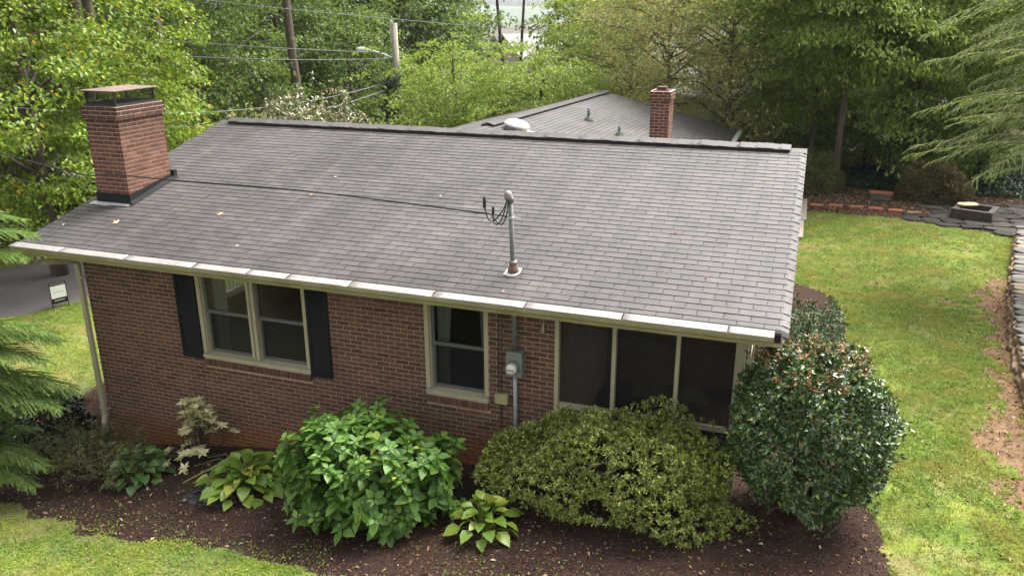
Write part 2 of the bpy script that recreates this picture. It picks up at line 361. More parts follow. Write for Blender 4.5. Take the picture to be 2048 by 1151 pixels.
q2 = np.stack([i2[:-1, :-1].ravel(), i2[1:, :-1].ravel(), i2[1:, 1:].ravel(), i2[:-1, 1:].ravel()], 1); z2 = zone((X[:-1, :-1]+X[1:, 1:])/2, (Y[:-1, :-1]+Y[1:, 1:])/2).ravel()
V = np.concatenate([V, np.stack([X.ravel(), Y.ravel(), Z2.ravel()], 1)]); quads = np.concatenate([quads[coarse], q2]); zf = np.concatenate([zf[coarse], z2])
for k, (nm, mm) in enumerate((('lawn', 'turf'), ('mulch_bed', 'soil'), ('bare_dirt', 'dirt'), ('forest_floor', 'woodfloor'))):
    F = quads[zf == k]; u, inv = np.unique(F, return_inverse=True)
    link(nm, np_mesh(nm, V[u], inv.reshape(F.shape), M[mm], True), kind='structure')
fx = np.array([-2700, -420, -250, -150, -90, -60, -45, -34, -28, -24, -15.2, -10.6, -7.74, -4, 0, 1, 8, 16, 30, 60, 120, 250, 1300.]); fy = np.array([-150, -60, -25, -7, 0, 10, 20, 25, 35, 45, 55, 65, 75, 85, 95, 105, 120, 200, 400, 2100.])
X, Y = np.meshgrid(fx, fy, indexing='ij'); idx = np.arange(X.size).reshape(X.shape)
V = np.stack([X.ravel(), Y.ravel(), np.interp(X.ravel(), [-90, -60, -24, -15.2, -10.6, -7.74, -4, 0, 1, 90], [0.5, -1, -4.2, -4.2, -3.65, -3.18, -2.76, -2.4, -2.35, -2.35])], 1)
t = np.clip((V[:, 1]-45)/75, 0, 1); V[:, 2] -= 16*t*t*(3-2*t)+.06+np.clip((V[:, 1]-120)/300, 0, 1)*14
quads = np.stack([idx[:-1, :-1].ravel(), idx[1:, :-1].ravel(), idx[1:, 1:].ravel(), idx[:-1, 1:].ravel()], 1)
link('ground', np_mesh('ground', V, quads, M['woodfloor']), kind='structure')
# road: a strip past the left end of the house, with worn leafy edges
rd = np.array([.43, .903]); rn = np.array([-.903, .43]); o0 = np.array([-18.35, 6.75]); V = []; F = []
ts = np.arange(-16, 30, .8); wsx = np.array([0, .06, 1.2, 2.4, 3.6, 4.75, 4.82])
for i, t in enumerate(ts):
    for j, q in enumerate(wsx):
        p = o0+rd*t+rn*(q+(.07*math.sin(t*2.1) if j < 2 else 0)); V.append((p[0], p[1], float(zg(p[0], p[1]))+(.035 if 0 < j < 6 else -.02)+.04*math.sin(math.pi*q/4.8)))
k = len(wsx); F = [(i*k+j, i*k+j+1, (i+1)*k+j+1, (i+1)*k+j) for i in range(len(ts)-1) for j in range(k-1)]
link('road', np_mesh('road', V, [f[::-1] for f in F], M['asphalt'], True), kind='structure')
# concrete walk behind the right corner
mb = MB().box(-1.2, .30, 13.2, 15.1, -2.5, -2.315).box(-1.2, .36, 15.13, 17.9, -2.5, -2.30); link('walkway', mb.mesh('walkway', M['concrete']), kind='structure')

# ------------------------------------------------------------------ the house
A = R(13.676); CA, SA = math.cos(A), math.sin(A); EX, TB = .127, .3048
XL, XR = -11.2, .118; SR = 41*EX; YR, ZR = SR*CA, SR*SA           # ridge line
WY = .51                                                          # front wall plane
house = thing('brick_house', 'brown brick ranch house with grey shingle roof and screened porch', 'house', (-5.4, 5.0, -3.1))
def rp(x, s, h=0): return (x, s*CA-h*SA, s*SA+h*CA)               # point on the front roof slope, h above it

# roof deck, both slopes, as one slab; soffit and fascia boards
mb = MB(); prof = [(.0, -.012), (YR, ZR-.012), (2*YR, -.012), (2*YR, -.13), (YR, ZR-.14), (.0, -.13)]
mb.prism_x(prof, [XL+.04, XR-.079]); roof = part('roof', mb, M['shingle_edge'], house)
# shingle tabs: every one a bevelled piece with a dark cut butt edge, contact shadow painted into its black
def bend(x, s, h):
    d = 0
    if x > XR-.10: d += 3.2*(x-(XR-.10))**2
    if s < .05: d += 8*(.05-s)**2+.1*(.05-s)
    return rp(x, s, h-d)
def tab_mesh(x0, x1, s0, s1, cols, rows, mb, fn, jx=0):
    V = []; h0, h1 = .0105, .0035
    xs = np.linspace(x0, x1, cols+1); ss = np.linspace(s0, s1, rows+1)
    for s in ss:
        h = h0+(h1-h0)*(s-s0)/(s1-s0)
        for x in xs: V.append(fn(x, s, h))
    n = cols+1; top = [(r*n+c, r*n+c+1, (r+1)*n+c+1, (r+1)*n+c) for r in range(rows) for c in range(cols)]
    b = len(V)
    for x in xs: V.append(fn(x, s0, .0))                          # butt bottom
    butt = [(b+c, b+c+1, c+1, c) for c in range(cols)]
    e0 = len(V); V += [fn(x0, s1, .0), fn(x1, s1, .0)]
    sides = [(b, 0, rows*n, e0), (cols, b+cols, e0+1, rows*n+cols)]
    k = len(mb.v); mb.add(V, top, 0); B0 = k
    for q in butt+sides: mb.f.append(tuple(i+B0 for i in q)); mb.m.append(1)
tabs = []
for k in range(41):
    off = 0 if k % 2 else -.5*TB
    x = off + TB*math.floor((XR-off)/TB)
    while x > XL-TB:
        x0, x1 = max(x+.0035, XL), min(x+TB-.0035, XR)
        if x1-x0 > .03: tabs.append((k, x0, x1))
        x -= TB
full = [t for t in tabs if t[2]-t[1] > TB-.01 and 0 < t[0] < 40 and t[2] < XR-.12]
full.sort(key=lambda t: sum((np.array(rp((t[1]+t[2])/2, t[0]*EX))-CAM)**2))
single = set(full[:298]); w = TB-.007
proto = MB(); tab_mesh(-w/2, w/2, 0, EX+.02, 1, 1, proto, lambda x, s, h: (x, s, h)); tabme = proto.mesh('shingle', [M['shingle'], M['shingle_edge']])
rest = MB()
for t in tabs:
    k, x0, x1 = t; s0 = k*EX; jz = rnd.uniform(-.001, .0015); js = rnd.uniform(-.002, .002)
    if t in single:
        o = link('shingle', tabme, roof); o.location = rp((x0+x1)/2, s0+js, jz+.001); o.rotation_euler = (A+rnd.uniform(-.006, .006), 0, rnd.uniform(-.003, .003))
    else:
        c = 3 if x1 > XR-.12 else 1; r = 3 if k == 0 else 1
        tab_mesh(x0, x1, s0-(.012 if k == 0 else -js), min(s0+EX+.02, SR), c, r, rest, lambda x, s, h: bend(x, s, h+jz+.001))
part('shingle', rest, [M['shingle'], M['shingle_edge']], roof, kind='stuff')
# back slope: plain courses
mb = MB()
for k in range(40):
    s0, s1 = k*EX, (k+1)*EX+.02
    f = lambda s, h: (2*YR-s*CA+h*SA, s*SA+h*CA)
    a, b, c_, d = f(s0, .012), f(s1, .004), f(s1, 0), f(s0, 0)
    mb.prism_x([a, b, c_, d], [XL, XR])
part('back_shingles', mb, M['shingle'], roof, kind='stuff')
# ridge vent under cap shingles
mb = MB(); wob = lambda x: (.004*math.sin(x*9)+.003*math.sin(x*23), .004*math.sin(x*7.3)+.003*math.sin(x*19))
xs = np.arange(-10.93, -.14, .11)
mb.prism_x([(YR-.15, ZR-.034), (YR-.158, ZR+.030), (YR, ZR+.070), (YR+.158, ZR+.030), (YR+.15, ZR-.034)], xs, 0, wob)
part('ridge_vent', mb, M['vent_side'], roof)
mb = MB(); x = -10.95
while x < -.16:
    dy, dz = wob(x); x2 = min(x+.15, -.12)
    for sgn in (-1, 1):
        V = [(x, YR+sgn*.178+dy, ZR+.028+dz), (x2, YR+sgn*.178+dy, ZR+.022+dz), (x2, YR, ZR+.078+dz), (x, YR, ZR+.084+dz),
             (x, YR+sgn*.178+dy, ZR+.020+dz), (x2, YR+sgn*.178+dy, ZR+.014+dz), (x2, YR, ZR+.07+dz), (x, YR, ZR+.076+dz)]
        mb.add(V, [(0, 1, 2, 3), (4, 7, 6, 5), (0, 4, 5, 1), (0, 3, 7, 4), (1, 5, 6, 2)])
    x += .127
part('ridge_cap', mb, M['shingle'], roof, kind='stuff')
for xa, xb in ((XL, -10.955), (-.125, XR-.003)):
    mb = MB(); mb.prism_x([(YR-.15, ZR-.026), (YR, ZR+.022), (YR+.15, ZR-.026), (YR, ZR+.005)], [xa, xb]); part('ridge_cap', mb, M['shingle'], roof)
# fascia, soffit, rake boards
mb = MB().box(XL+.05, XR-.08, .012, .034, -.185, -.012).box(XL+.05, XR-.08, .036, WY+.05, -.19, -.178); part('soffit', mb, M['trim'], house)
for x0 in (XL+.035, XR-.078):
    mb = MB(); mb.prism_x([(.0, -.05), (YR, ZR-.05), (2*YR, -.05), (2*YR, -.2), (YR, ZR-.2), (.0, -.2)], [x0, x0+.022]); part('rake_board', mb, M['trim'], house)
# gutter, end caps, guard panels
mb = MB(); gp = [(.009, -.03), (.009, -.158), (-.068, -.158), (-.078, -.140), (-.086, -.112), (-.116, -.088), (-.126, -.056), (-.124, -.038), (-.132, -.036), (-.132, -.022), (-.120, -.022), (-.118, -.05), (-.07, -.135), (-.004, -.140), (-.004, -.03)]
mb.prism_x(gp, np.linspace(-11.26, -.035, 40), 0, lambda x: (.003*math.sin(x*1.7), .004*math.sin(x*1.1+1))); gut = part('gutter', mb, M['gutter'], house)
for x0 in (-11.262, -.038):
    mb = MB(); mb.prism_x([(.008, -.022), (.008, -.134), (-.068, -.134), (-.09, -.1), (-.128, -.05), (-.132, -.022)], [x0, x0+.004]); part('end_cap', mb, M['gutter'], gut)
x = -11.27; i = 0; widths = [.98, 1.22, 1.2, .9, .62, .95, 1.2, 1.22, 1.2, 1.2, .9]
while x < -.06:
    x2 = min(x+widths[i % len(widths)], -.03); h = rnd.uniform(-.004, .006); sk = rnd.uniform(-.006, .006); mb = MB()
    n = 9; xs = np.linspace(x+.004, x2-.004, n); V = []
    for j, xx in enumerate(xs):
        wv = .003*math.sin(xx*14+i)+.002*math.sin(xx*33); up = .016 if (i in (2, 3, 5, 6) and j > n-3) else 0
        edge = rnd.uniform(-.008, .012)
        for (yy, zz) in ((.035+edge, .002), (-.002, -.001+h*.5+up*.4), (-.05, -.006+h+up*.5+wv), (-.10, -.013+sk*.3), (-.128, -.017), (-.132, -.021)): V.append((xx, yy+sk*(j/n-.5), zz))
    F = [(a*6+b, (a+1)*6+b, (a+1)*6+b+1, a*6+b+1) for a in range(n-1) for b in range(5)]
    mb.add(V, F); o = part('gutter_guard', mb, M['guard'], gut, True)
    so_ = o.modifiers.new('thick', 'SOLIDIFY'); so_.thickness = .003
    x = x2+rnd.choice((.001, .002, .008)); i += 1
# downspout
def rect_tube(path, w, d, mb, m=0):
    P = [np.array(p, float) for p in path]; V = []
    for i, p in enumerate(P):
        t = P[min(i+1, len(P)-1)]-P[max(i-1, 0)]; t /= np.linalg.norm(t)
        e = np.array([0, 1., 0]) if abs(t[1]) < .7 else np.array([1., 0, 0]); a = np.cross(t, e); a /= np.linalg.norm(a); b = np.cross(a, t)
        for u, v in ((-.5, -.35), (-.35, -.5), (.35, -.5), (.5, -.35), (.5, .35), (.35, .5), (-.35, .5), (-.5, .35)): V.append(p+a*u*w+b*v*d)
    n = 8; F = [(i*n+j, i*n+(j+1) % n, (i+1)*n+(j+1) % n, (i+1)*n+j) for i in range(len(P)-1) for j in range(n)]+[tuple(range(7, -1, -1)), tuple((len(P)-1)*n+j for j in range(n))]
    mb.add(V, F, m)
mb = MB(); rect_tube([(-10.78, -.03, -.12), (-10.78, -.03, -.20), (-10.77, .0, -.25), (-10.74, .10, -.29), (-10.66, .30, -.325), (-10.62, .42, -.35), (-10.61, .462, -.42), (-10.61, .466, -3.05), (-10.60, .455, -3.10), (-10.585, .41, -3.20), (-10.58, .40, -3.42)], .085, .065, mb)
ds = part('downspout', mb, M['trim'], house)
for zz in (-.62, -2.95):
    mb = MB(); mb.box(-10.665, -10.50, .424, .43, zz-.013, zz+.013).box(-10.51, -10.495, .43, .509, zz-.013, zz+.013); part('strap', mb, M['trim'], ds)
mb = MB(); mb.tube([(-10.58, .40, -3.36), (-10.58, .39, -3.5), (-10.6, .25, -3.63), (-10.63, .0, -3.72)], [.062, .062, .06, .055], 12); part('drain_pipe', mb, M['black'], ds, True)

# walls: mortar backing with openings, individual bricks standing proud
W1 = (-8.375, -6.46, -.27, -1.70); W2 = (-4.585, -3.645, -.27, -1.70); PX0, PX1 = -2.70, -.36   # openings; porch
FLOOR = -2.62
mb = MB()
for a, b in ((-10.54, W1[0]), (W1[1], W2[0]), (W2[1], PX0)): mb.box(a, b, WY+.004, WY+.2, -4.0, -.19)
for q in (W1, W2): mb.box(q[0], q[1], WY+.004, WY+.2, -4.0, q[3]-.0).box(q[0], q[1], WY+.004, WY+.2, q[2], -.19)
mb.box(PX0, PX1-.012, WY+.004, WY+.2, -3.6, FLOOR+.05)
wall = part('front_wall', mb, M['mortar'], house)
CH, BL = .0677, .2032
holes = [(W1[0], W1[1], W1[3], 0), (W2[0], W2[1], W2[3], 0), (PX0, .2, FLOOR+.04, 0)]
sills = [(W1[0]+.0, W1[1]+.0, -1.828, -1.70), (W2[0]-.01, W2[1]+.0, -1.828, -1.70)]
bricks = []
for c in range(56):
    z1 = -.19-c*CH-.004; z0 = z1-(CH-.0095)
    spans = [(-10.54, PX1)]
    for h in holes+sills:
        if z1 > h[2]-.004 and z0 < (h[3] if h[3] else 0)+.002:
            spans = [s for a, b in spans for s in ((a, min(b, h[0])), (max(a, h[1]), b)) if s[1]-s[0] > .02]
    for a, b in spans:
        x = -10.54-(BL/2 if c % 2 else 0)
        while x < b:
            x0, x1 = max(x, a), min(x+BL-.0095, b)
            if x1-x0 > .025 and z1 > float(zg((x0+x1)/2, .4))-.12: bricks.append((x0, x1, z0, z1))
            x += BL
cand = [b for b in bricks if b[1]-b[0] > .19 and not (-5.9 < (b[0]+b[1])/2 < -3.9 and b[2] < -2.0) and not (b[0] > -3.3 and b[2] < -2.0)]
cand.sort(key=lambda b: (b[0]-CAM[0])**2+(WY-CAM[1])**2+(b[2]-CAM[2])**2); single = set(cand[:298])
def brick_mesh(l, d, h, e=.003):
    mb = MB(); V = [(-l/2, -d+e, -h/2), (l/2, -d+e, -h/2), (l/2, -d+e, h/2), (-l/2, -d+e, h/2), (-l/2+e, -d, -h/2+e), (l/2-e, -d, -h/2+e), (l/2-e, -d, h/2-e), (-l/2+e, -d, h/2-e), (-l/2, 0, -h/2), (l/2, 0, -h/2), (l/2, 0, h/2), (-l/2, 0, h/2)]
    return mb.add(V, [(4, 5, 6, 7), (0, 1, 5, 4), (1, 2, 6, 5), (2, 3, 7, 6), (3, 0, 4, 7), (8, 9, 1, 0), (9, 10, 2, 1), (10, 11, 3, 2), (11, 8, 0, 3)])
bm_proto = brick_mesh(BL-.0095, .0105, CH-.0095); bme = bm_proto.mesh('brick', M['brick']); rest = MB()
for b in bricks:
    cx, cz, ln = (b[0]+b[1])/2, (b[2]+b[3])/2, b[1]-b[0]; dy = rnd.uniform(-.0012, .0015)
    if b in single: o = link('brick', bme, wall); o.location = (cx, WY+.0085+dy, cz); o.rotation_euler = (0, rnd.uniform(-.004, .004), 0)
    else:
        q = brick_mesh(ln, .0105, CH-.0095); rest.add([(x+cx, y+WY+.0085+dy, z+cz) for x, y, z in q.v], q.f)
part('brick', rest, M['brick'], wall, kind='stuff')
# other walls and the rooms
mb = MB().box(PX1-.011, PX1+.002, WY-.002, 3.59, -3.6, FLOOR+.05); part('plinth', mb, M['brick'], house)
mb = MB(); mb.box(-10.54, -10.36, WY+.205, 3.55, -4.4, -.19).box(-10.54, -10.36, 4.35, 9.6, -4.4, -.19).box(-10.54, -10.36, 3.55, 4.35, -4.4, -2.02).box(-10.54, -10.36, 3.55, 4.35, -.5, -.19)
mb.add([(-10.54, .3, -.189), (-10.54, 9.8, -.189), (-10.54, YR, ZR-.16), (-10.36, .3, -.189), (-10.36, 9.8, -.189), (-10.36, YR, ZR-.16)], [(0, 2, 1), (3, 4, 5), (0, 1, 4, 3), (1, 2, 5, 4), (2, 0, 3, 5)])
part('gable_wall', mb, M['brick'], house)
mb = MB(); mb.box(-10.355, -.42, 9.4, 9.6, -4.4, -.19); part('back_wall', mb, M['brick'], house)
mb = MB(); mb.box(-.56, -.36, 3.6, 9.395, -3.6, -.19); part('end_wall', mb, M['brick'], house)
mb = MB(); mb.add([(-.56, .3, -.187), (-.56, 9.8, -.187), (-.56, YR, ZR-.16), (-.40, .3, -.187), (-.40, 9.8, -.187), (-.40, YR, ZR-.16)], [(0, 2, 1), (3, 4, 5), (0, 1, 4, 3), (1, 2, 5, 4), (2, 0, 3, 5)]); part('gable_panel', mb, M['trim'], house)
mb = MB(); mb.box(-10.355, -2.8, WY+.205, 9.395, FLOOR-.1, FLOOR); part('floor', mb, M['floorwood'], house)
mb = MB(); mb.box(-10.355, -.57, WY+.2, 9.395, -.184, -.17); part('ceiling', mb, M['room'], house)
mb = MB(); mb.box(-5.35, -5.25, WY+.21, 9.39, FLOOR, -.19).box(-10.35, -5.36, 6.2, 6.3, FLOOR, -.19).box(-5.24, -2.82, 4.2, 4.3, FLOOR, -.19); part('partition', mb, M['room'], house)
# railing outside the far door, glimpsed through the first window
rail = MB(); rail.box(-11.55, -11.49, 2.6, 5.4, -1.70, -1.64).box(-11.55, -11.49, 2.6, 5.4, -2.52, -2.47)
for i in range(22): rail.box(-11.535, -11.505, 2.65+i*.125, 2.68+i*.125, -2.469, -1.701)
part('stoop_railing', rail, M['white'], house)
mb = MB(); mb.box(-11.6, -10.545, 2.5, 5.5, -2.75, -2.56); part('stoop', mb, M['concrete'], house)

# windows
def sash(win, x0, x1, z0, z1, y, screened):
    fw = .038
    mb = MB().box(x0, x1, y, y+.03, z0, z0+fw+.012).box(x0, x1, y, y+.03, z1-fw, z1).box(x0, x0+fw, y+.001, y+.029, z0+fw+.012, z1-fw).box(x1-fw, x1, y+.001, y+.029, z0+fw+.012, z1-fw)
    part('sash', mb, M['sash'], win)
    mb = MB().box(x0+fw, x1-fw, y+.012, y+.016, z0+fw+.012, z1-fw); part('pane', mb, M['glass'], win)
    if screened:
        mb = MB().box(x0+fw, x1-fw, y-.006, y-.005, z0+fw+.012, z1-fw); part('insect_screen', mb, M['halfscreen'], win)
def curtain(win, x0, x1, z0, z1, y, ph):
    V = []; n = 26
    for i in range(n+1):
        u = i/n
        for z, k in ((z1, 1), ((z0+z1)/2, .8), (z0, .75)): V.append((x0+(x1-x0)*u*k, y+.03*math.sin(u*24+ph)*k, z))
    mb = MB().add(V, [(i*3+j, (i+1)*3+j, (i+1)*3+j+1, i*3+j+1) for i in range(n) for j in range(2)]); part('curtain', mb, M['curtain'], win, True)
def window(q, lights, label):
    win = link('window', None, house); win.matrix_parent_inverse = Matrix.Translation(-Vector(house.location)); win['label'] = label
    x0, x1, zt, zb = q; cw = .062; yo = WY-.016; yi = WY+.13
    mb = MB()                                                     # casing with stepped moulding
    mb.box(x0, x0+cw, yo, yi, zb+.07, zt).box(x1-cw, x1, yo, yi, zb+.07, zt).box(x0, x1, yo+.002, yi, zt-.05, zt-.001)
    for i in range(1, lights):
        xm = x0+(x1-x0)*i/lights; mb.box(xm-.062, xm-.018, yo+.006, yi, zb+.07, zt-.052).box(xm+.018, xm+.062, yo+.006, yi, zb+.07, zt-.052).box(xm-.0175, xm+.0175, yo+.028, yi, zb+.07, zt-.052)
    mb.box(x0+cw+.001, x0+cw+.02, yo+.03, yi, zb+.07, zt-.052)
    part('casing', mb, M['trim'], win)
    mb = MB().add([(x0-.004, yo-.022, zb), (x1+.004, yo-.022, zb), (x1+.004, yi, zb), (x0-.004, yi, zb), (x0-.004, yo-.022, zb+.05), (x1+.004, yo-.022, zb+.05), (x1+.004, yi, zb+.068), (x0-.004, yi, zb+.068)],
                  [(0, 3, 2, 1), (4, 5, 6, 7), (0, 1, 5, 4), (1, 2, 6, 5), (2, 3, 7, 6), (3, 0, 4, 7)]); part('wood_sill', mb, M['trim'], win)
    for i in range(lights):
        a = x0+(x1-x0)*i/lights+(.083 if i == 0 else .064); b = x0+(x1-x0)*(i+1)/lights-.064
        zm = (zb+.07+zt-.052)/2+.01
        sash(win, a, b, zm-.02, zt-.053, WY+.05, False); sash(win, a, b, zb+.071, zm+.018, WY+.088, True)
        if lights == 1: curtain(win, b, b-.16, zb, zt, WY+.24, 1); curtain(win, a, a+.24, zb, zt, WY+.24, 0)
        elif i == 0: curtain(win, a, a+.30, FLOOR+.1, zt, WY+.24, 0)
    # brick rowlock sill
    n = int(round((x1-x0-.01)/.0755)); wd = (x1-x0+.005)/n
    sm = MB().box(x0+.012, x1-.012, WY-.03, WY+.1, zb-.120, zb-.004); part('sill_bed', sm, M['mortar'], win)
    q_ = MB(); e = .004; l = wd-.010
    V = [(-l/2, -.040, -.078), (l/2, -.040, -.078), (l/2, -.040, .022), (-l/2, -.040, .022), (-l/2, .02, -.078), (l/2, .02, -.078), (l/2, .02, .044), (-l/2, .02, .044), (-l/2+e, -.046, -.074), (l/2-e, -.046, -.074), (l/2-e, -.046, .018), (-l/2+e, -.046, .018)]
    q_.add(V, [(8, 9, 10, 11), (0, 1, 9, 8), (1, 2, 10, 9), (2, 3, 11, 10), (3, 0, 8, 11), (4, 5, 1, 0), (1, 5, 6, 2), (3, 2, 6, 7), (4, 0, 3, 7)]); sme = q_.mesh('sill_brick', M['brick'])
    for i in range(n):
        o = link('sill_brick', sme, win); o.location = (x0+wd*(i+.5)-.002, WY-.006+rnd.uniform(-.002, .002), zb-.048+rnd.uniform(-.001, .001)); o.rotation_euler = (0, rnd.uniform(-.01, .01), 0)
    return win
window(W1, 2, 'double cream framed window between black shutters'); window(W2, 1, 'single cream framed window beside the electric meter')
# shutters
for x0, x1 in ((-8.77, -8.392), (-6.452, -6.098)):
    y0, y1, zt, zb = WY-.036, WY-.002, -.29, -1.735
    mb = MB(); sw = .05; zm = -1.02
    mb.box(x0, x0+sw, y0, y1, zb, zt).box(x1-sw, x1, y0, y1, zb, zt)
    for a, b in ((zb, zb+.09), (zm-.035, zm+.035), (zt-.07, zt)): mb.box(x0+sw, x1-sw, y0+.001, y1, a, b)
    mb.box(x0+sw, x1-sw, y1-.008, y1-.001, zb+.09, zt-.07); sh = part('shutter', mb, M['shutter'], house)
    mb = MB()
    for a, b in ((zb+.09, zm-.035), (zm+.035, zt-.07)):
        n = int((b-a)/.028)
        for i in range(n):
            z = a+(b-a)*(i+.5)/n; mb.add([(x0+sw, y0+.004, z-.012), (x1-sw, y0+.004, z-.012), (x1-sw, y1-.010, z+.013), (x0+sw, y1-.010, z+.013), (x0+sw, y0+.010, z-.014), (x1-sw, y0+.010, z-.014)], [(0, 1, 2, 3), (0, 4, 5, 1), (4, 3, 2, 5)])
    part('louver', mb, M['shutter'], sh, kind='stuff')

# screened porch
porch = link('screened_porch', None, house); porch.matrix_parent_inverse = Matrix.Translation(-Vector(house.location))
for x0, x1, yy in ((-2.72, -2.665, WY-.02), (-1.965, -1.915, WY-.012), (-1.165, -1.115, WY-.012), (-.455, -.34, WY-.02)):
    mb = MB().box(x0, x1, yy, WY+.09, FLOOR-.1, -.19); part('post', mb, M['trim'], porch)
for yy in (1.25, 1.42, 2.35, 3.5): mb = MB().box(-.43, -.34, yy, yy+.05, FLOOR-.1, -.19); part('post', mb, M['trim'], porch)
mb = MB().box(-2.664, -.456, WY+.012, WY+.06, -1.625, -1.555).box(-2.664, -.456, WY+.012, WY+.06, -2.62, -2.52).box(-2.664, -.456, WY+.0, WY+.09, -.36, -.195).box(-.42, -.36, WY+.1, 3.59, -1.625, -1.555); part('rail', mb, M['trim'], porch)
for a, b in ((-2.664, -1.966), (-1.914, -1.166), (-1.114, -.456)):
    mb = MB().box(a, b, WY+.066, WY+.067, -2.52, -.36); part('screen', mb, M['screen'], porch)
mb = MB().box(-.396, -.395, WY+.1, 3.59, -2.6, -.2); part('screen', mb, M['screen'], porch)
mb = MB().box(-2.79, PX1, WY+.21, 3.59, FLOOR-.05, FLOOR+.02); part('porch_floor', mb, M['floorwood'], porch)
mb = MB().box(-2.82, -2.72, WY+.21, 4.1, FLOOR, -.19).box(-2.71, -.57, 3.6, 3.8, FLOOR, -.19); pw = part('porch_wall', mb, M['mortar'], porch)
mb = MB()
for c in range(36):
    z1 = -.19-c*CH-.004; x = -2.71-(BL/2 if c % 2 else 0)
    while x < -.57:
        a, b = max(x, -2.71), min(x+BL-.0095, -.57)
        if b-a > .03:
            q = brick_mesh(b-a, .0105, CH-.0095); mb.add([(p+(a+b)/2, y+3.602, z+z1-.029) for p, y, z in q.v], q.f)
        x += BL
part('porch_bricks', mb, M['brick'], porch, kind='stuff')

# ------------------------------------------------------------------ chimneys
def chimney(name, x0, x1, y0, y1, zb, zt, corb, ncor, faces, label):
    """brick stack with corbelled top; faces in view get single bricks"""
    mb = MB().box(x0+.005, x1-.005, y0+.005, y1-.005, zb, zt).box(x0-corb+.005, x1+corb-.005, y0-corb+.005, y1+corb-.005, zt, zt+(ncor-1)*CH).box(x0-corb*.82+.005, x1+corb*.82-.005, y0-corb*.82+.005, y1+corb*.82-.005, zt+(ncor-1)*CH+.001, zt+ncor*CH-.004)
    ch = part(name, mb, M['chimney_mortar'], house); ch['label'] = label
    cache = {}; rest = MB(); n = int((zt-zb)/CH); cnt = 0
    for c in range(-ncor, n):
        z = zt-(c+.5)*CH; e = corb if c < 0 else 0
        if c == -ncor: e *= .82
        a0, a1, b0, b1 = x0-e, x1+e, y0-e, y1+e
        for fi, (p0, p1) in enumerate((((a0, b0), (a1, b0)), ((a1, b0), (a1, b1)), ((a1, b1), (a0, b1)), ((a0, b1), (a0, b0)))):
            ln = math.hypot(p1[0]-p0[0], p1[1]-p0[1]); dx, dy = (p1[0]-p0[0])/ln, (p1[1]-p0[1])/ln; ang = math.atan2(dy, dx)
            t = -(BL*.5 if (c+fi) % 2 else 0)-.0
            while t < ln:
                q0, q1 = max(t, 0), min(t+BL-.0095, ln)
                if q1-q0 > .03:
                    l = round(q1-q0, 3); m_ = (q0+q1)/2; cx, cy = p0[0]+dx*m_, p0[1]+dy*m_
                    inset = .0095
                    px_, py_ = cx-dy*inset, cy+dx*inset
                    if fi in faces and z > zb+.06:
                        if l not in cache: cache[l] = brick_mesh(l, .0105, CH-.0095).mesh('chimney_brick', M['chimney_brick'])
                        o = link('chimney_brick', cache[l], ch); o.location = (px_, py_, z); o.rotation_euler = (0, rnd.uniform(-.006, .006), ang+rnd.uniform(-.006, .006)); cnt += 1
                    else:
                        q = brick_mesh(l, .0105, CH-.0095); ca, sa = math.cos(ang), math.sin(ang)
                        rest.add([(px_+x*ca-y*sa, py_+x*sa+y*ca, z+zz) for x, y, zz in q.v], q.f)
                t += BL
    part('chimney_brick', rest, M['chimney_brick'], ch, kind='stuff')
    return ch
CX0, CX1, CY0, CY1 = -10.965, -10.305, 1.43, 2.43
ch = chimney('chimney', CX0, CX1, CY0, CY1, .30, 1.725, .035, 3, (0, 1), 'broad red brick chimney with a metal rain cap')
mb = MB(); fz = lambda y: y*math.tan(A)                             # black flashing, stepped against the slope
mb.box(CX0-.02, CX1+.02, CY0-.02, CY0-.012, fz(CY0)-.03, fz(CY0)+.17)
for xx in (CX1+.012, CX0-.02): mb.add([(xx, CY0-.019, fz(CY0)-.03), (xx, CY1+.02, fz(CY1)-.03), (xx, CY1+.02, fz(CY1)+.10), (xx, CY0-.019, fz(CY0)+.17), (xx+.008, CY0-.019, fz(CY0)-.03), (xx+.008, CY1+.02, fz(CY1)-.03), (xx+.008, CY1+.02, fz(CY1)+.10), (xx+.008, CY0-.019, fz(CY0)+.17)], [(0, 3, 2, 1), (4, 5, 6, 7), (0, 1, 5, 4), (3, 7, 6, 2), (1, 2, 6, 5), (0, 4, 7, 3)])
mb.box(CX0-.02, CX1+.05, CY1+.015, CY1+.10, fz(CY1), fz(CY1)+.15)
V = [rp(CX1+.02, CY0/CA-.02, .018), rp(CX1+.085, CY0/CA-.02, .018), rp(CX1+.085, CY1/CA+.08, .018), rp(CX1+.02, CY1/CA+.08, .018), rp(CX1+.02, CY0/CA-.02, .06), rp(CX1+.02, CY1/CA+.08, .06)]
mb.add(V, [(0, 1, 2, 3), (1, 4, 5, 2), (1, 0, 4), (2, 5, 3)]); part('flashing', mb, M['metal_dark'], ch)
mb = MB(); V = []
for i in range(9):
    u = i/8; xx = CX0-.10+u*(CX1-CX0+.12)
    V += [rp(xx, CY0/CA-.13+.012*math.sin(u*9)+.03*(u > .55), .021+.004*math.sin(u*14)), rp(xx, CY0/CA-.005, .022)]
mb.add(V, [(2*i, 2*i+2, 2*i+3, 2*i+1) for i in range(8)]); o = part('apron_flashing', mb, M['metal_sheet'], ch); o.modifiers.new('thick', 'SOLIDIFY').thickness = .004
zt = 1.725+3*CH
mb = MB(); mb.box(CX0+.0, CX1-.0, CY0+.0, CY1-.0, zt-.003, zt+.012); part('crown', mb, M['block'], ch)
c0, c1, d0, d1 = CX0+.04, CX1-.04, CY0+.05, CY1-.1; z0, z1 = zt+.03, zt+.235
mb = MB()
for xx in (c0, c1):
    for yy in (d0, d1, ): mb.box(xx-.011, xx+.011, yy-.011, yy+.011, z0, z1)
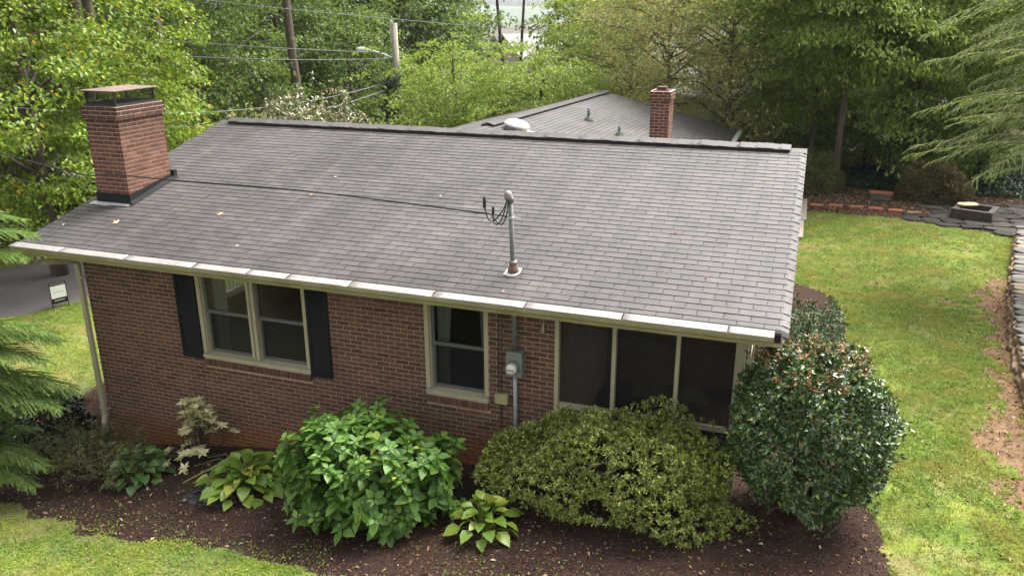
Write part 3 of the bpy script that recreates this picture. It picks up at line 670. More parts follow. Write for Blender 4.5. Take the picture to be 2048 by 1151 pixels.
for zz in (z0, z1-.012): mb.box(c0+.012, c1-.012, d0-.01, d0+.01, zz, zz+.014).box(c0+.012, c1-.012, d1-.01, d1+.01, zz, zz+.014).box(c0-.01, c0+.01, d0+.012, d1-.012, zz, zz+.014).box(c1-.01, c1+.01, d0+.012, d1-.012, zz, zz+.014)
mb.box(c0-.03, c1+.03, d0-.03, d1+.03, zt+.013, zt+.03); part('cage_frame', mb, M['cage'], ch)
mb = MB(); hh = z1-z0
def wires(p, q):
    p, q = np.array(p), np.array(q); ln = np.linalg.norm(q-p); n = int(ln/.036); d = (q-p)/ln
    for i in range(-int(hh*.7/.036), n+1):
        for sg in (1, -1):
            a = i*.036; b = a+hh*.7
            if sg < 0: za, zb_ = z1, z0
            else: za, zb_ = z0, z1
            lo, hi = max(a, 0), min(b, ln)
            if hi-lo < .01: continue
            A_ = p+d*lo; B_ = p+d*hi; f0, f1 = (lo-a)/(b-a), (hi-a)/(b-a)
            mb.tube([(A_[0], A_[1], za+(zb_-za)*f0), (B_[0], B_[1], za+(zb_-za)*f1)], .0036, 3, cap=False)
wires((c0, d0), (c1, d0)); wires((c1, d0), (c1, d1)); wires((c1, d1), (c0, d1)); wires((c0, d1), (c0, d0))
part('cage_mesh', mb, M['cage'], ch, kind='stuff')
mb = MB(); ov = .075; xm, ym = (c0+c1)/2, (d0+d1)/2
V = [(c0-ov, d0-ov, z1+.002), (c1+ov, d0-ov, z1+.002), (c1+ov, d1+ov, z1+.002), (c0-ov, d1+ov, z1+.002), (c0-ov, d0-ov, z1+.012), (c1+ov, d0-ov, z1+.012), (c1+ov, d1+ov, z1+.012), (c0-ov, d1+ov, z1+.012), (xm, d0+.22, z1+.05), (xm, d1-.22, z1+.05)]
mb.add(V, [(0, 3, 2, 1), (0, 1, 5, 4), (1, 2, 6, 5), (2, 3, 7, 6), (3, 0, 4, 7), (4, 5, 8), (5, 6, 9, 8), (6, 7, 9), (7, 4, 8, 9)]); part('lid', mb, M['rust'], ch)

# ------------------------------------------------------------------ rear wing
WR0, WR1 = np.array([-8.0, 6.5, .55]), np.array([-6.72, 20.2, .55]); WE0, WE1 = np.array([-2.2, 6.5, -.62]), np.array([-2.12, 20.7, -.62]); WL0, WL1 = np.array([-12.6, 6.5, -.62]), np.array([-11.4, 20.6, -.62])
def wp(u, v, h=0, side=1):                                       # u along the ridge 0..1, v from eave 0 to ridge 1
    E0, E1 = (WE0, WE1) if side > 0 else (WL0, WL1)
    p = (E0*(1-u)+E1*u)*(1-v)+(WR0*(1-u)+WR1*u)*v; return p+np.array([.24*h*side, 0, .97*h])
mb = MB()
V = [WE0, WE1, WR1, WR0, WL0, WL1]; V = [tuple(p-np.array([0, 0, .16])) for p in V]+[tuple(p-np.array([0, 0, .24])) for p in V]
mb.add(V, [(0, 1, 2, 3), (3, 2, 5, 4), (6, 9, 8, 7), (9, 10, 11, 8), (0, 6, 7, 1), (1, 7, 8, 2), (2, 8, 11, 5), (5, 11, 10, 4), (0, 3, 9, 6), (3, 4, 10, 9)])
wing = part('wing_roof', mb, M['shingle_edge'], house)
mb = MB(); nr = 37; ln = 14.2
for k in range(nr):
    v0, v1 = k/nr, min((k+1.16)/nr, 1); n = int(ln/TB); of = .5 if k % 2 else 0
    for i in range(-1, n+1):
        u0, u1 = max(0, (i+of+.012)/n), min(1, (i+of+.988)/n)
        if u1-u0 < .002 or u0 < .12: continue
        V = [wp(u0, v0, .014), wp(u1, v0, .014), wp(u1, v1, .005), wp(u0, v1, .005), wp(u0, v0, 0), wp(u1, v0, 0)]
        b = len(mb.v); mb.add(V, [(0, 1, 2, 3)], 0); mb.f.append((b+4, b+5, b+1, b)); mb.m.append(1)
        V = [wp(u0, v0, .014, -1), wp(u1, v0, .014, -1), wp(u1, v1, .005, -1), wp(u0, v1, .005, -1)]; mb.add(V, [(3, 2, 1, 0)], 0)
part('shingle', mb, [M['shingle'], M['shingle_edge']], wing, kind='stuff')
mb = MB(); V = []; n = 30
for i in range(n+1):
    u = .31+.68*i/n; p = wp(u, 1); j = .006*math.sin(i*2.3)
    V += [tuple(p+np.array([.165, 0, -.055+j])), tuple(p+np.array([.17, 0, .02+j])), tuple(p+np.array([0, 0, .075+j])), tuple(p+np.array([-.17, 0, .02+j])), tuple(p+np.array([-.165, 0, -.055+j]))]
mb.add(V, [(i*5+j, i*5+j+1, (i+1)*5+j+1, (i+1)*5+j) for i in range(n) for j in range(4)]+[(4, 3, 2, 1, 0), tuple(n*5+j for j in range(5))]); part('ridge_vent', mb, M['vent_side'], wing)
mb = MB()
for i in range(n*3):
    for sg in (1, -1):
        pa, pb = wp(.31+.68*i/(n*3), 1), wp(.31+.68*(i+1.1)/(n*3), 1)
        mb.add([tuple(pa+np.array([sg*.19, 0, .032])), tuple(pb+np.array([sg*.19, 0, .026])), tuple(pb+np.array([0, 0, .088])), tuple(pa+np.array([0, 0, .094]))], [(0, 1, 2, 3) if sg > 0 else (3, 2, 1, 0)])
part('ridge_cap', mb, M['shingle'], wing, kind='stuff')
for (a, b) in ((WE0, WE1), (WL0, WL1)):
    mb = MB(); sg = 1 if a is WE0 else -1
    V = []
    for p in (a+(b-a)*.1, b+np.array([0, .05, 0])):
        for dx, dz in ((0, -.03), (.13, -.04), (.14, -.10), (.09, -.16), (0, -.17)): V.append((p[0]+dx*sg, p[1], p[2]+dz))
    mb.add(V, [(j, (j+1) % 5, 5+(j+1) % 5, 5+j) for j in range(5)]+[(4, 3, 2, 1, 0), (5, 6, 7, 8, 9)]); part('wing_gutter', mb, M['white'], wing)
mb = MB().box(-11.2, -10.9, 7, 20, -3.6, -.66).box(-2.7, -2.4, 9.8, 20, -3.2, -.66)
mb.add([(-11.2, 20.0, -3.6), (-2.4, 20.0, -3.6), (-2.4, 20.0, -.68), (-6.75, 20.0, .36), (-11.2, 20.0, -.68), (-11.2, 20.2, -3.6), (-2.4, 20.2, -3.6), (-2.4, 20.2, -.68), (-6.75, 20.2, .36), (-11.2, 20.2, -.68)], [(0, 1, 2, 3, 4), (9, 8, 7, 6, 5), (0, 5, 6, 1), (1, 6, 7, 2), (4, 9, 5, 0)]); part('wing_wall', mb, M['brick'], house)
def on_wing(x, y):
    best = None
    u = (y-6.5)/13.9; v = (x-(WE0[0]+(WE1[0]-WE0[0])*u))/((WR0[0]+(WR1[0]-WR0[0])*u)-(WE0[0]+(WE1[0]-WE0[0])*u)); return wp(u, v)
for x, y, h in ((-5.95, 14.75, .37), (-4.83, 13.8, .28)):
    p = on_wing(x, y); mb = MB().lathe([(.048, -.05), (.048, h), (.036, h), (.036, h-.08)], p, 14); vp = part('vent_pipe', mb, M['lead'], wing, True)
for x, y, h in ((-5.95, 14.75, .37), (-4.83, 13.8, .28)):
    p = on_wing(x, y); mb = MB().lathe([(.15, .0), (.13, .04), (.06, .14), (.05, .15)], p, 14, axis=(.18, 0, 1)); part('pipe_boot', mb, M['lead'], wing, True)
p = on_wing(-6.95, 11.15)
mb = MB().lathe([(.30, -.02), (.30, .10), (.315, .11)], p, 28, axis=(.2, 0, 1)); part('dome_curb', mb, M['dome_side'], wing, True)
mb = MB().lathe([(.335, .112), (.345, .135), (.33, .17), (.27, .225), (.17, .262), (.05, .275)], p, 28, axis=(.2, 0, 1)); part('dome', mb, M['dome'], wing, True)
mb = MB(); q = [on_wing(-6.95+a, 11.15+b)+np.array([0, 0, .022]) for a, b in ((.1, -.28), (.62, -.25), (.62, .28), (.1, .28))]; mb.add(q, [(0, 1, 2, 3)]); part('dome_flange', mb, M['dome'], wing)
rc = chimney('rear_chimney', -3.22, -2.81, 9.45, 10.05, -.3, 1.455, .03, 3, (0, 1), 'slim red brick chimney rising behind the ridge')
mb = MB().box(-3.19, -2.84, 9.48, 10.02, 1.655, 1.67).box(-3.12, -2.92, 9.6, 9.85, 1.67, 1.74); part('crown', mb, M['chimney_brick'], rc)
# leaves fallen on the roof
def maple(name, c, s, rot, normal, m, label, group=None):
    n = Vector(normal).normalized(); q = n.to_track_quat('Z', 'Y'); V = [(0, 0, .006)]; k = 10
    for i in range(k):
        r = s*(1 if i % 2 == 0 else .38)*rnd.uniform(.8, 1.15); t = rot+2*math.pi*i/k; V.append((r*math.cos(t), r*math.sin(t), .012 if i % 2 == 0 else .002))
    F = [(0, 1+i, 1+(i+1) % k) for i in range(k)]; V = [tuple(q @ Vector(v)) for v in V]
    mb = MB().add(V, F); me = mb.mesh(name, m); o = link(name, me, loc=c); o.modifiers.new('t', 'SOLIDIFY').thickness = .0015
    return tag(o, label, 'leaf', group)
M['leaf_tan'] = plain('dry tan leaf', (.62, .36, .18), .7, .2, 20); M['leaf_red'] = plain('dry red leaf', (.30, .08, .05), .7, .2, 20); M['leaf_pale'] = plain('pale dry leaf', (.62, .52, .42), .7, .2, 20)
RN = (0, -SA, CA)
maple('fallen_leaf', rp(-10.05, .86, .02), .075, .4, RN, M['leaf_tan'], 'tan star shaped leaf lying on the shingles below the chimney')
maple('fallen_leaf', rp(-8.48, 1.42, .02), .065, 1.0, RN, M['leaf_tan'], 'tan star shaped leaf on the shingles right of the chimney')
for x, s, mm, lb in ((-7.55, .55, 'leaf_pale', 'tiny pale leaf scrap on the shingles above the double window'), (-7.3, 3.0, 'leaf_pale', 'tiny pale leaf scrap below the left part of the ridge'), (-7.35, 2.3, 'leaf_tan', 'tiny tan leaf scrap just above the service wire'), (-1.47, 2.05, 'leaf_red', 'tiny red leaf scrap in the middle of the right roof'), (-.92, .98, 'leaf_red', 'tiny red leaf scrap low on the roof near the right end'), (-3.3, .16, 'leaf_tan', 'tiny tan leaf scrap at the eave below the mast'), (-10.9, .62, 'leaf_pale', 'tiny pale leaf scrap at the left corner of the roof'), (-5.2, 2.6, 'leaf_pale', 'tiny pale leaf scrap in the middle of the roof')):
    maple('fallen_leaf', rp(x, s, .02), .03, rnd.random()*6, RN, M[mm], lb, 'leaf scraps on the roof')
for x, y, lb in ((-5.85, 13.9, 'left red leaf on the rear roof between the vent pipes'), (-5.45, 13.6, 'right red leaf on the rear roof between the vent pipes')):
    p = on_wing(x, y); maple('fallen_leaf', tuple(p+np.array([0, 0, .03])), .07, rnd.random()*6, (.24, 0, .97), M['leaf_red'], lb, 'red leaves on the rear roof')

# ------------------------------------------------------------------ electric service
b0 = np.array(rp(-3.335, .647, 0)); topz = 1.13
mast = thing('service_mast', 'grey green electric service mast standing through the roof', 'mast', tuple(b0))
part('pipe', MB().tube([(-3.335, b0[1], -.1), (-3.35, b0[1], .5), (-3.37, b0[1], topz)], .030, 14), M['galv'], mast, True)
part('boot', MB().lathe([(.075, .0), (.07, .03), (.05, .09), (.045, .10)], b0+np.array([0, 0, .02]), 16), [M['orange_rust']], mast, True)
part('boot_collar', MB().lathe([(.052, .10), (.056, .115), (.05, .14), (.032, .145)], b0+np.array([0, 0, .02]), 16), M['galv'], mast, True)
mb = MB(); q = [rp(-3.335+a, .647+b, .020) for a, b in ((-.11, -.09), (-.03, -.12), (.06, -.10), (.10, -.03), (.09, .10), (-.09, .10))]; mb.add(q, [tuple(range(6))]); o = part('base_flashing', mb, M['metal_sheet'], mast); o.modifiers.new('t', 'SOLIDIFY').thickness = .004
# weatherhead: hooded casting leaning to the left
mb = MB(); hc = np.array([-3.372, b0[1], topz])
mb.lathe([(.042, -.05), (.044, .0), (.040, .02)], hc, 16); part('weatherhead_collar', mb, M['galv'], mast, True)
mb = MB(); mb.lathe([(.050, -.03), (.056, .0), (.052, .045), (.038, .075), (.014, .088)], hc+np.array([-.02, -.005, .015]), 18, axis=(-.25, -.05, 1)); part('weatherhead', mb, M['galv_light'], mast, True)
mb = MB(); mb.box(-3.40, -3.33, b0[1]-.036, b0[1]+.036, .88, .90).box(-3.335, -3.24, b0[1]-.004, b0[1]+.004, .885, .897); part('wire_clamp', mb, M['lampmetal'], mast)
def loop(pts, r=.009, n=24):
    P = [np.array(p, float) for p in pts]; out = []                # Catmull-Rom through the points
    P = [2*P[0]-P[1]]+P+[2*P[-1]-P[-2]]
    for i in range(1, len(P)-2):
        for k in range(6):
            t = k/6; out.append(.5*((2*P[i])+(-P[i-1]+P[i+1])*t+(2*P[i-1]-5*P[i]+4*P[i+1]-P[i+2])*t*t+(-P[i-1]+3*P[i]-3*P[i+1]+P[i+2])*t**3))
    return out+[P[-2]]
by = b0[1]; WA = (-3.62, by-.02, .915)                             # where the service wire ends
for pts in ([(-3.40, by-.02, 1.12), (-3.45, by-.04, 1.0), (-3.52, by-.05, .90), (-3.60, by-.05, .83), (-3.66, by-.05, .86), (-3.69, by-.05, .96), (-3.70, by-.05, 1.0)],
            [(-3.40, by-.03, 1.13), (-3.43, by-.06, .98), (-3.47, by-.08, .86), (-3.53, by-.08, .80), (-3.57, by-.08, .84), (-3.575, by-.08, .96)],
            [(-3.39, by-.035, 1.12), (-3.39, by-.06, 1.0), (-3.42, by-.06, .88), (-3.47, by-.06, .80), (-3.55, by-.05, .84), (-3.62, by-.03, .90)]):
    part('drip_loop', MB().tube(loop(pts), .0085, 8), M['wire'], mast, True)
part('splice', MB().tube([(-3.70, by-.05, .985), (-3.705, by-.05, 1.01), (-3.705, by-.05, 1.13), (-3.70, by-.05, 1.15)], [.012, .021, .021, .008], 10), M['wire'], mast, True)
part('splice', MB().tube([(-3.575, by-.08, .93), (-3.577, by-.08, .95), (-3.577, by-.08, 1.02), (-3.575, by-.08, 1.035)], [.010, .018, .018, .008], 10), M['wire'], mast, True)
part('insulator', MB().tube([(-3.36, by, .89), (-3.44, by-.01, .90), (-3.47, by-.01, .905), (-3.62, by-.02, .915)], [.009, .02, .012, .007], 8), M['lead'], mast, True)
# twisted service drop running off to the left
mb = MB(); ends = [(-3.60, by-.02, .915), (-6.5, .70, 1.00), (-9.75, .78, 1.00), (-12.2, .85, 1.17), (-26, 1.2, 3.4)]
path = loop(ends); fine = []
for i in range(len(path)-1):
    for k in range(10): fine.append(path[i]+(path[i+1]-path[i])*k/10)
for ph in (0, 2.1, 4.2):
    P = []; d = 0
    for i, p in enumerate(fine):
        if i: d += np.linalg.norm(p-fine[i-1])
        P.append(p+np.array([0, .007*math.cos(d*11+ph), .007*math.sin(d*11+ph)]))
    mb.tube(P, .0056, 5)
solo('service_wire', mb, M['wire'], ends[0], 'twisted black service wire crossing the roof in front of the chimney', 'wire', smooth=True)
# meter, conduits
met = thing('electric_meter', 'sage grey electric meter box with glass dial on the brick wall', 'meter', (-3.24, .45, -2.7))
mb = MB(); mb.box(-3.345, -3.135, .38, .505, -1.215, -.86); part('box', mb, M['meter'], met)
part('cover_rim', MB().box(-3.352, -3.128, .368, .385, -1.20, -.90), M['meter'], met)
part('ring', MB().lathe([(.088, 0), (.092, .015), (.09, .04), (.078, .05)], (-3.245, .372, -1.055), 28, axis=(0, -1, 0)), M['galv'], met, True)
dial = part('dial', MB().lathe([(.074, .045), (.074, .10), (.066, .125), (.03, .135)], (-3.245, .372, -1.055), 28, axis=(0, -1, 0)), M['dial'], met, True)
part('dial_band', MB().box(-3.30, -3.19, .232, .240, -1.062, -1.050), M['lead'], dial)
part('upper_conduit', MB().tube([(-3.25, .45, -.86), (-3.255, .45, -.18)], .034, 14), M['galv'], met, True)
part('strap', MB().tube([(-3.255, .45, -.37), (-3.255, .45, -.20)], .0365, 14), M['trim'], met, True)
part('lower_conduit', MB().tube([(-3.255, .46, -1.21), (-3.25, .46, -1.6), (-3.245, .46, -2.75)], .028, 14), M['pvc'], met, True)
part('band', MB().tube([(-3.247, .46, -2.19), (-3.247, .46, -2.21)], .031, 14), M['black'], met, True)
ub = thing('utility_box', 'small olive beige utility box with black cables under the eave', 'utility box', (-3.43, .48, -2.75))
mb = MB().box(-3.525, -3.355, .425, .505, -1.655, -1.53); part('box', mb, M['olivebox'], ub)
part('lid', MB().box(-3.53, -3.35, .412, .424, -1.66, -1.52), M['olivebox'], ub)
part('cable', MB().tube(loop([(-3.50, .48, -.2), (-3.50, .485, -.7), (-3.505, .485, -1.2), (-3.50, .47, -1.53)]), .0055, 6), M['wire'], ub, True)
part('cable', MB().tube(loop([(-3.435, .48, -.2), (-3.44, .485, -.8), (-3.45, .485, -1.3), (-3.45, .47, -1.53)]), .0055, 6), M['wire'], ub, True)
part('cable', MB().tube(loop([(-3.50, .47, -1.65), (-3.46, .47, -1.72), (-3.455, .485, -1.8), (-3.47, .485, -2.1), (-3.52, .48, -2.4), (-3.53, .46, -2.72)]), .0055, 6), M['wire'], ub, True)
part('cable', MB().tube(loop([(-3.39, .47, -1.65), (-3.43, .47, -1.71), (-3.455, .475, -1.78)]), .0045, 6), M['wire'], ub, True)
solo('floodlight_bracket', MB().box(-2.885, -2.862, .46, .505, -.56, -.44).tube([(-2.87, .49, -.44), (-2.868, .49, -.36), (-2.86, .5, -.2)], .006, 6), M['trim'], (-2.87, .48, -.56), 'tiny cream hook on the brick beside the porch screen', 'bracket')

# ------------------------------------------------------------------ yard furniture
sg = thing('yard_sign', 'small white yard sign in a black wire frame by the road', 'sign', (-18.25, 6.6, -4.18))
d = np.array([.36, .93]); p0 = np.array([-18.42, 6.2]); zb = -4.2
def spt(t, z, o=0): return (p0[0]+d[0]*(t*.66+.12)-.93*o, p0[1]+d[1]*(t*.66+.12)+.36*o, zb+z*.72)
mb = MB()
for t in (0, .62): mb.tube([spt(t, 0), spt(t, 1.0)], .014, 6)
mb.tube([spt(0, 1.0), spt(.62, 1.0)], .012, 6); mb.tube([spt(0, .2), spt(.62, .2)], .01, 6); part('frame', mb, M['black'], sg)
def panel(z0, z1, th=.008):
    V = [spt(t, z, o) for o in (-th, th) for t, z in ((.015, z0), (.605, z0), (.605, z1), (.015, z1))]
    return MB().add(V, [(0, 1, 2, 3), (7, 6, 5, 4), (0, 4, 5, 1), (1, 5, 6, 2), (2, 6, 7, 3), (3, 7, 4, 0)])
pn = part('panel', panel(.40, .86), M['signwhite'], sg); part('rider', panel(.20, .395), M['black'], sg)
mb = MB()
for i in range(9): mb.add([spt(.12+i*.043, .30, -.011), spt(.15+i*.043, .30, -.011), spt(.15+i*.043, .325, -.011), spt(.12+i*.043, .325, -.011)], [(0, 1, 2, 3)]); mb.add([spt(.12+i*.043, .30, .011), spt(.15+i*.043, .30, .011), spt(.15+i*.043, .325, .011), spt(.12+i*.043, .325, .011)], [(3, 2, 1, 0)])
part('lettering', mb, M['signwhite'], sg)
mb = MB().add([spt(.1, .62, .011), spt(.52, .62, .011), spt(.52, .632, .011), spt(.1, .632, .011)], [(3, 2, 1, 0)]).add([spt(.1, .62, -.011), spt(.52, .62, -.011), spt(.52, .632, -.011), spt(.1, .632, -.011)], [(0, 1, 2, 3)]); part('printed_line', mb, M['lead'], pn)

def rock(cx, cy, cz, lx, ly, lz, rot, seed, n=9, tilt=0):
    """flat irregular slab with a chamfered rim"""
    k = random.Random(seed); ang = sorted(2*math.pi*(i+k.uniform(-.3, .3))/n for i in range(n)); V = []; cr, sr = math.cos(rot), math.sin(rot)
    rad = [k.uniform(.8, 1.1)/max(abs(math.cos(a)), abs(math.sin(a)))**.7 for a in ang]
    for h, s in ((-.5, .92), (.30, 1.0), (.5, .90)):
        for a, r in zip(ang, rad):
            x, y = math.cos(a)*r*s*lx/2, math.sin(a)*r*s*ly/2; z = h*lz+x*tilt+k.uniform(-.1, .1)*lz*.5
            V.append((cx+x*cr-y*sr, cy+x*sr+y*cr, cz+z))
    F = [(i*n+j, i*n+(j+1) % n, (i+1)*n+(j+1) % n, (i+1)*n+j) for i in range(2) for j in range(n)]+[tuple(2*n+j for j in range(n)), tuple(range(n-1, -1, -1))]
    return V, F
sw = thing('stone_wall', 'low dry stone retaining wall along the right edge of the lawn', 'stone wall', (4.4, 9.5, -2.35))
y = 2.6; i = 0
while y < 15.0:
    st_ = rnd.uniform(.16, .36); yy = y+st_/2; x = float(stone_x(yy)); dx = float(stone_x(yy+.2)-stone_x(yy-.2))/.4; rot = -math.atan(dx)
    mb = MB().add(*rock(x+.20, yy, -2.08+rnd.uniform(-.02, .02), rnd.uniform(.38, .52), st_*1.02, rnd.uniform(.05, .085), rot+rnd.uniform(-.15, .15), 100+i, 9, rnd.uniform(-.08, .04))); part('capstone', mb, M['stone'], sw)
    mb = MB().add(*rock(x+.10, yy+rnd.uniform(-.04, .04), -2.21, rnd.uniform(.22, .32), st_*1.1, .17, rot+rnd.uniform(-.1, .1), 300+i, 8)); part('face_stone', mb, M['tanstone'], sw)
    mb = MB().add(*rock(x+.05, yy+rnd.uniform(-.05, .05), -2.32, rnd.uniform(.2, .3), st_*1.1, .12, rot+rnd.uniform(-.1, .1), 500+i, 8)); part('face_stone', mb, M['tanstone'], sw)
    y += st_*.98; i += 1
# flagstone patio
pt = thing('flagstone_patio', 'dark flagstone patio around the fire pit at the back', 'patio', (5.0, 17.0, -2.35)); k = random.Random(5); i = 0
yy = 15.0
while yy < 19.2:
    xx = 2.7+k.uniform(0, .3); row = k.uniform(.42, .6)
    while xx < 8.4:
        ln = k.uniform(.5, .95); cx, cy = xx+ln/2, yy+row/2+k.uniform(-.06, .06)
        if in_poly(np.array([cx]), np.array([cy]), PATIO)[0]:
            part('flagstone', MB().add(*rock(cx, cy, -2.325+k.uniform(-.006, .01), ln*1.02, row*1.02, .06, k.uniform(-.2, .2), 700+i, 8)), M['flag'], pt); i += 1
        xx += ln*1.0
    yy += row
# fire pit of concrete blocks
fp = thing('fire_pit', 'square dark concrete block fire pit on the flagstone patio', 'fire pit', (4.95, 17.2, -2.29)); fr_ = -.33; c_, s_ = math.cos(fr_), math.sin(fr_)
def fpp(x, y): return 4.9+x*c_-y*s_, 17.1+x*s_+y*c_
for lay in range(2):
    for side in range(4):
        for i in range(3):
            t = -.45+i*.3+(.15 if lay else 0); t0, t1 = t+.004-.075, t+.296-.075
            a = side*math.pi/2; zz = -2.29+lay*.125
            V = []
            for z in (zz, zz+.121):
                for u, v in ((t0, -.525), (t1, -.525), (t1, -.375), (t0, -.375)): V.append((*fpp(u*math.cos(a)-v*math.sin(a), u*math.sin(a)+v*math.cos(a)), z))
            part('block', MB().add(V, [(0, 3, 2, 1), (4, 5, 6, 7), (0, 1, 5, 4), (1, 2, 6, 5), (2, 3, 7, 6), (3, 0, 4, 7)]), M['block'], fp)
mb = MB(); mb.add([(*fpp(a, b), -2.20) for a, b in ((-.37, -.37), (.37, -.37), (.37, .37), (-.37, .37))], [(0, 1, 2, 3)]); part('ash_bed', mb, M['soil'], fp)
V, F = rock(4.72, 17.28, -2.005, .62, .42, .05, .3, 77, 14); solo('stone_disc', MB().add(V, F), M['slabtan'], (4.72, 17.28, -2.03), 'round tan stone slab lying across the fire pit rim', 'stone')
names = ['leftmost orange red paver, beside the concrete walk', 'second orange red paver from the concrete walk', 'third orange red paver from the concrete walk', 'third orange red paver counted from the flagstone patio', 'second orange red paver counted from the flagstone patio', 'orange red paver at the edge of the flagstone patio']
for (x, y), lb in zip(((.62, 17.2), (1.18, 17.32), (1.76, 17.33), (2.29, 17.3), (2.84, 17.22), (3.34, 17.05)), names):
    r_ = rnd.uniform(-.12, .05); cx, sx = math.cos(r_), math.sin(r_); V = []
    for z in (-.03, .022):
        for a, b in ((-.20, -.13), (.20, -.13), (.20, .13), (-.20, .13)): V.append((x+a*cx-b*sx, y+a*sx+b*cx, -2.335+z+.02))
    o = solo('paver', MB().add(V, [(0, 3, 2, 1), (4, 5, 6, 7), (0, 1, 5, 4), (1, 2, 6, 5), (2, 3, 7, 6), (3, 0, 4, 7)]), M['paver'], (x, y, -2.35), lb, 'paver', 'pavers along the rear bed'); bv = o.modifiers.new('b', 'BEVEL'); bv.width = .012
pl = thing('planter_box', 'long terracotta planter box in the rear mulch bed', 'planter', (2.53, 18.8, -2.35))
V = []
for z, g in ((0, 0), (.22, .03)):
    for a, b in ((-.30, -.1), (.30, -.1), (.30, .1), (-.30, .1)): V.append((2.53+a*(1+g), 18.8+b*(1+2*g), -2.35+z))
part('tub', MB().add(V, [(0, 3, 2, 1), (0, 1, 5, 4), (1, 2, 6, 5), (2, 3, 7, 6), (3, 0, 4, 7)]), M['lead'], pl)
part('rim', MB().box(2.19, 2.87, 18.67, 18.70, -2.15, -2.10).box(2.19, 2.87, 18.90, 18.93, -2.15, -2.10).box(2.19, 2.22, 18.70, 18.90, -2.15, -2.10).box(2.84, 2.87, 18.70, 18.90, -2.15, -2.10), M['terracotta'], pl)
part('potting_soil', MB().box(2.225, 2.835, 18.705, 18.895, -2.2, -2.13), M['paver'], pl)
mb = MB(); V = []; n = 7
for i in range(n):
    for j in range(n): V.append((-7.75+i*.12+.05*math.sin(j*2+i), -1.15+j*.09+.04*math.sin(i*1.7), float(zg(-7.75+i*.12, 0))+.018+.022*math.sin(i*2.3+j*1.9)))
mb.add(V, [(i*n+j, (i+1)*n+j, (i+1)*n+j+1, i*n+j+1) for i in range(n-1) for j in range(n-1) if (i*j+i) % 5 != 3]); o = solo('weed_fabric', mb, M['fabric'], (-7.4, -.9, -3.16), 'torn black weed fabric showing through the mulch', 'fabric', smooth=True); o.modifiers.new('t', 'SOLIDIFY').thickness = .003

# ------------------------------------------------------------------ pole, wires, far houses, hills
PX, PY = at(789, 36.5); pz = float(zg(PX, PY))
po = thing('utility_pole', 'weathered wooden utility pole with a street lamp arm', 'utility pole', (PX, PY, pz))
part('pole', MB().tube([(PX, PY, pz-.2), (PX-.02, PY, 0), (PX-.06, PY, 2.78)], [.19, .155, .125], 12), M['pole'], po, True)
part('bracket', MB().tube([(PX-.17, PY-.05, 2.0), (PX-.19, PY-.06, 2.78)], .04, 6).lathe([(.05, 0), (.07, .08), (.04, .18)], (PX-.19, PY-.06, 2.78), 8), M['lampmetal'], po)
dl = np.array([-.93, -.37, 0]); arm = [np.array([PX, PY, 1.30])+dl*t+np.array([0, 0, z]) for t, z in ((.1, 0), (.55, .22), (1.0, .36), (1.2, .4))]
la = part('lamp_arm', MB().tube(arm, .035, 8), M['lampmetal'], po, True)
mb = MB(); p = arm[-1]; mb.tube([p-dl*.05, p+dl*.12, p+dl*.38, p+dl*.5], [.05, .12, .12, .05], 10); part('lamp_head', mb, M['lampmetal'], la, True)
def wire(name, a, b, sag, r, label):
    P = [np.array(a)+(np.array(b)-np.array(a))*t-np.array([0, 0, sag*4*t*(1-t)]) for t in np.linspace(0, 1, 33)]
    solo(name, MB().tube(P, r, 5), M['wire_light'], tuple(a), label, 'wire', 'overhead wires on the utility pole', True)
def ray(u, v, r):
    q = cf+crt*(u-1024)/1637.84-cup*(v-575.5)/1637.84; q = q/math.hypot(q[0], q[1]); return tuple(CAM+q*r)
wire('power_line', ray(784, 38, 36.5), ray(200, -24, 34), .05, .016, 'topmost power line leaving the pole top towards the left')
wire('power_line', ray(784, 38, 36.5), ray(1100, 62, 60), .05, .014, 'power line leaving the pole top towards the right')
wire('power_line', ray(786, 106, 36.5), ray(-60, 44, 33), .15, .016, 'power line meeting the pole at the lamp arm')
wire('power_line', ray(788, 117, 36.5), ray(-60, 75, 33), .3, .02, 'thicker power line just under the lamp arm')
wire('power_line', ray(790, 160, 36.5), ray(-80, 205, 26), .75, .017, 'lower phone line sagging behind the chimney cap')
wire('power_line', ray(790, 172, 36.5), ray(300, 256, 25), .42, .02, 'lowest phone cable dropping towards the house corner')
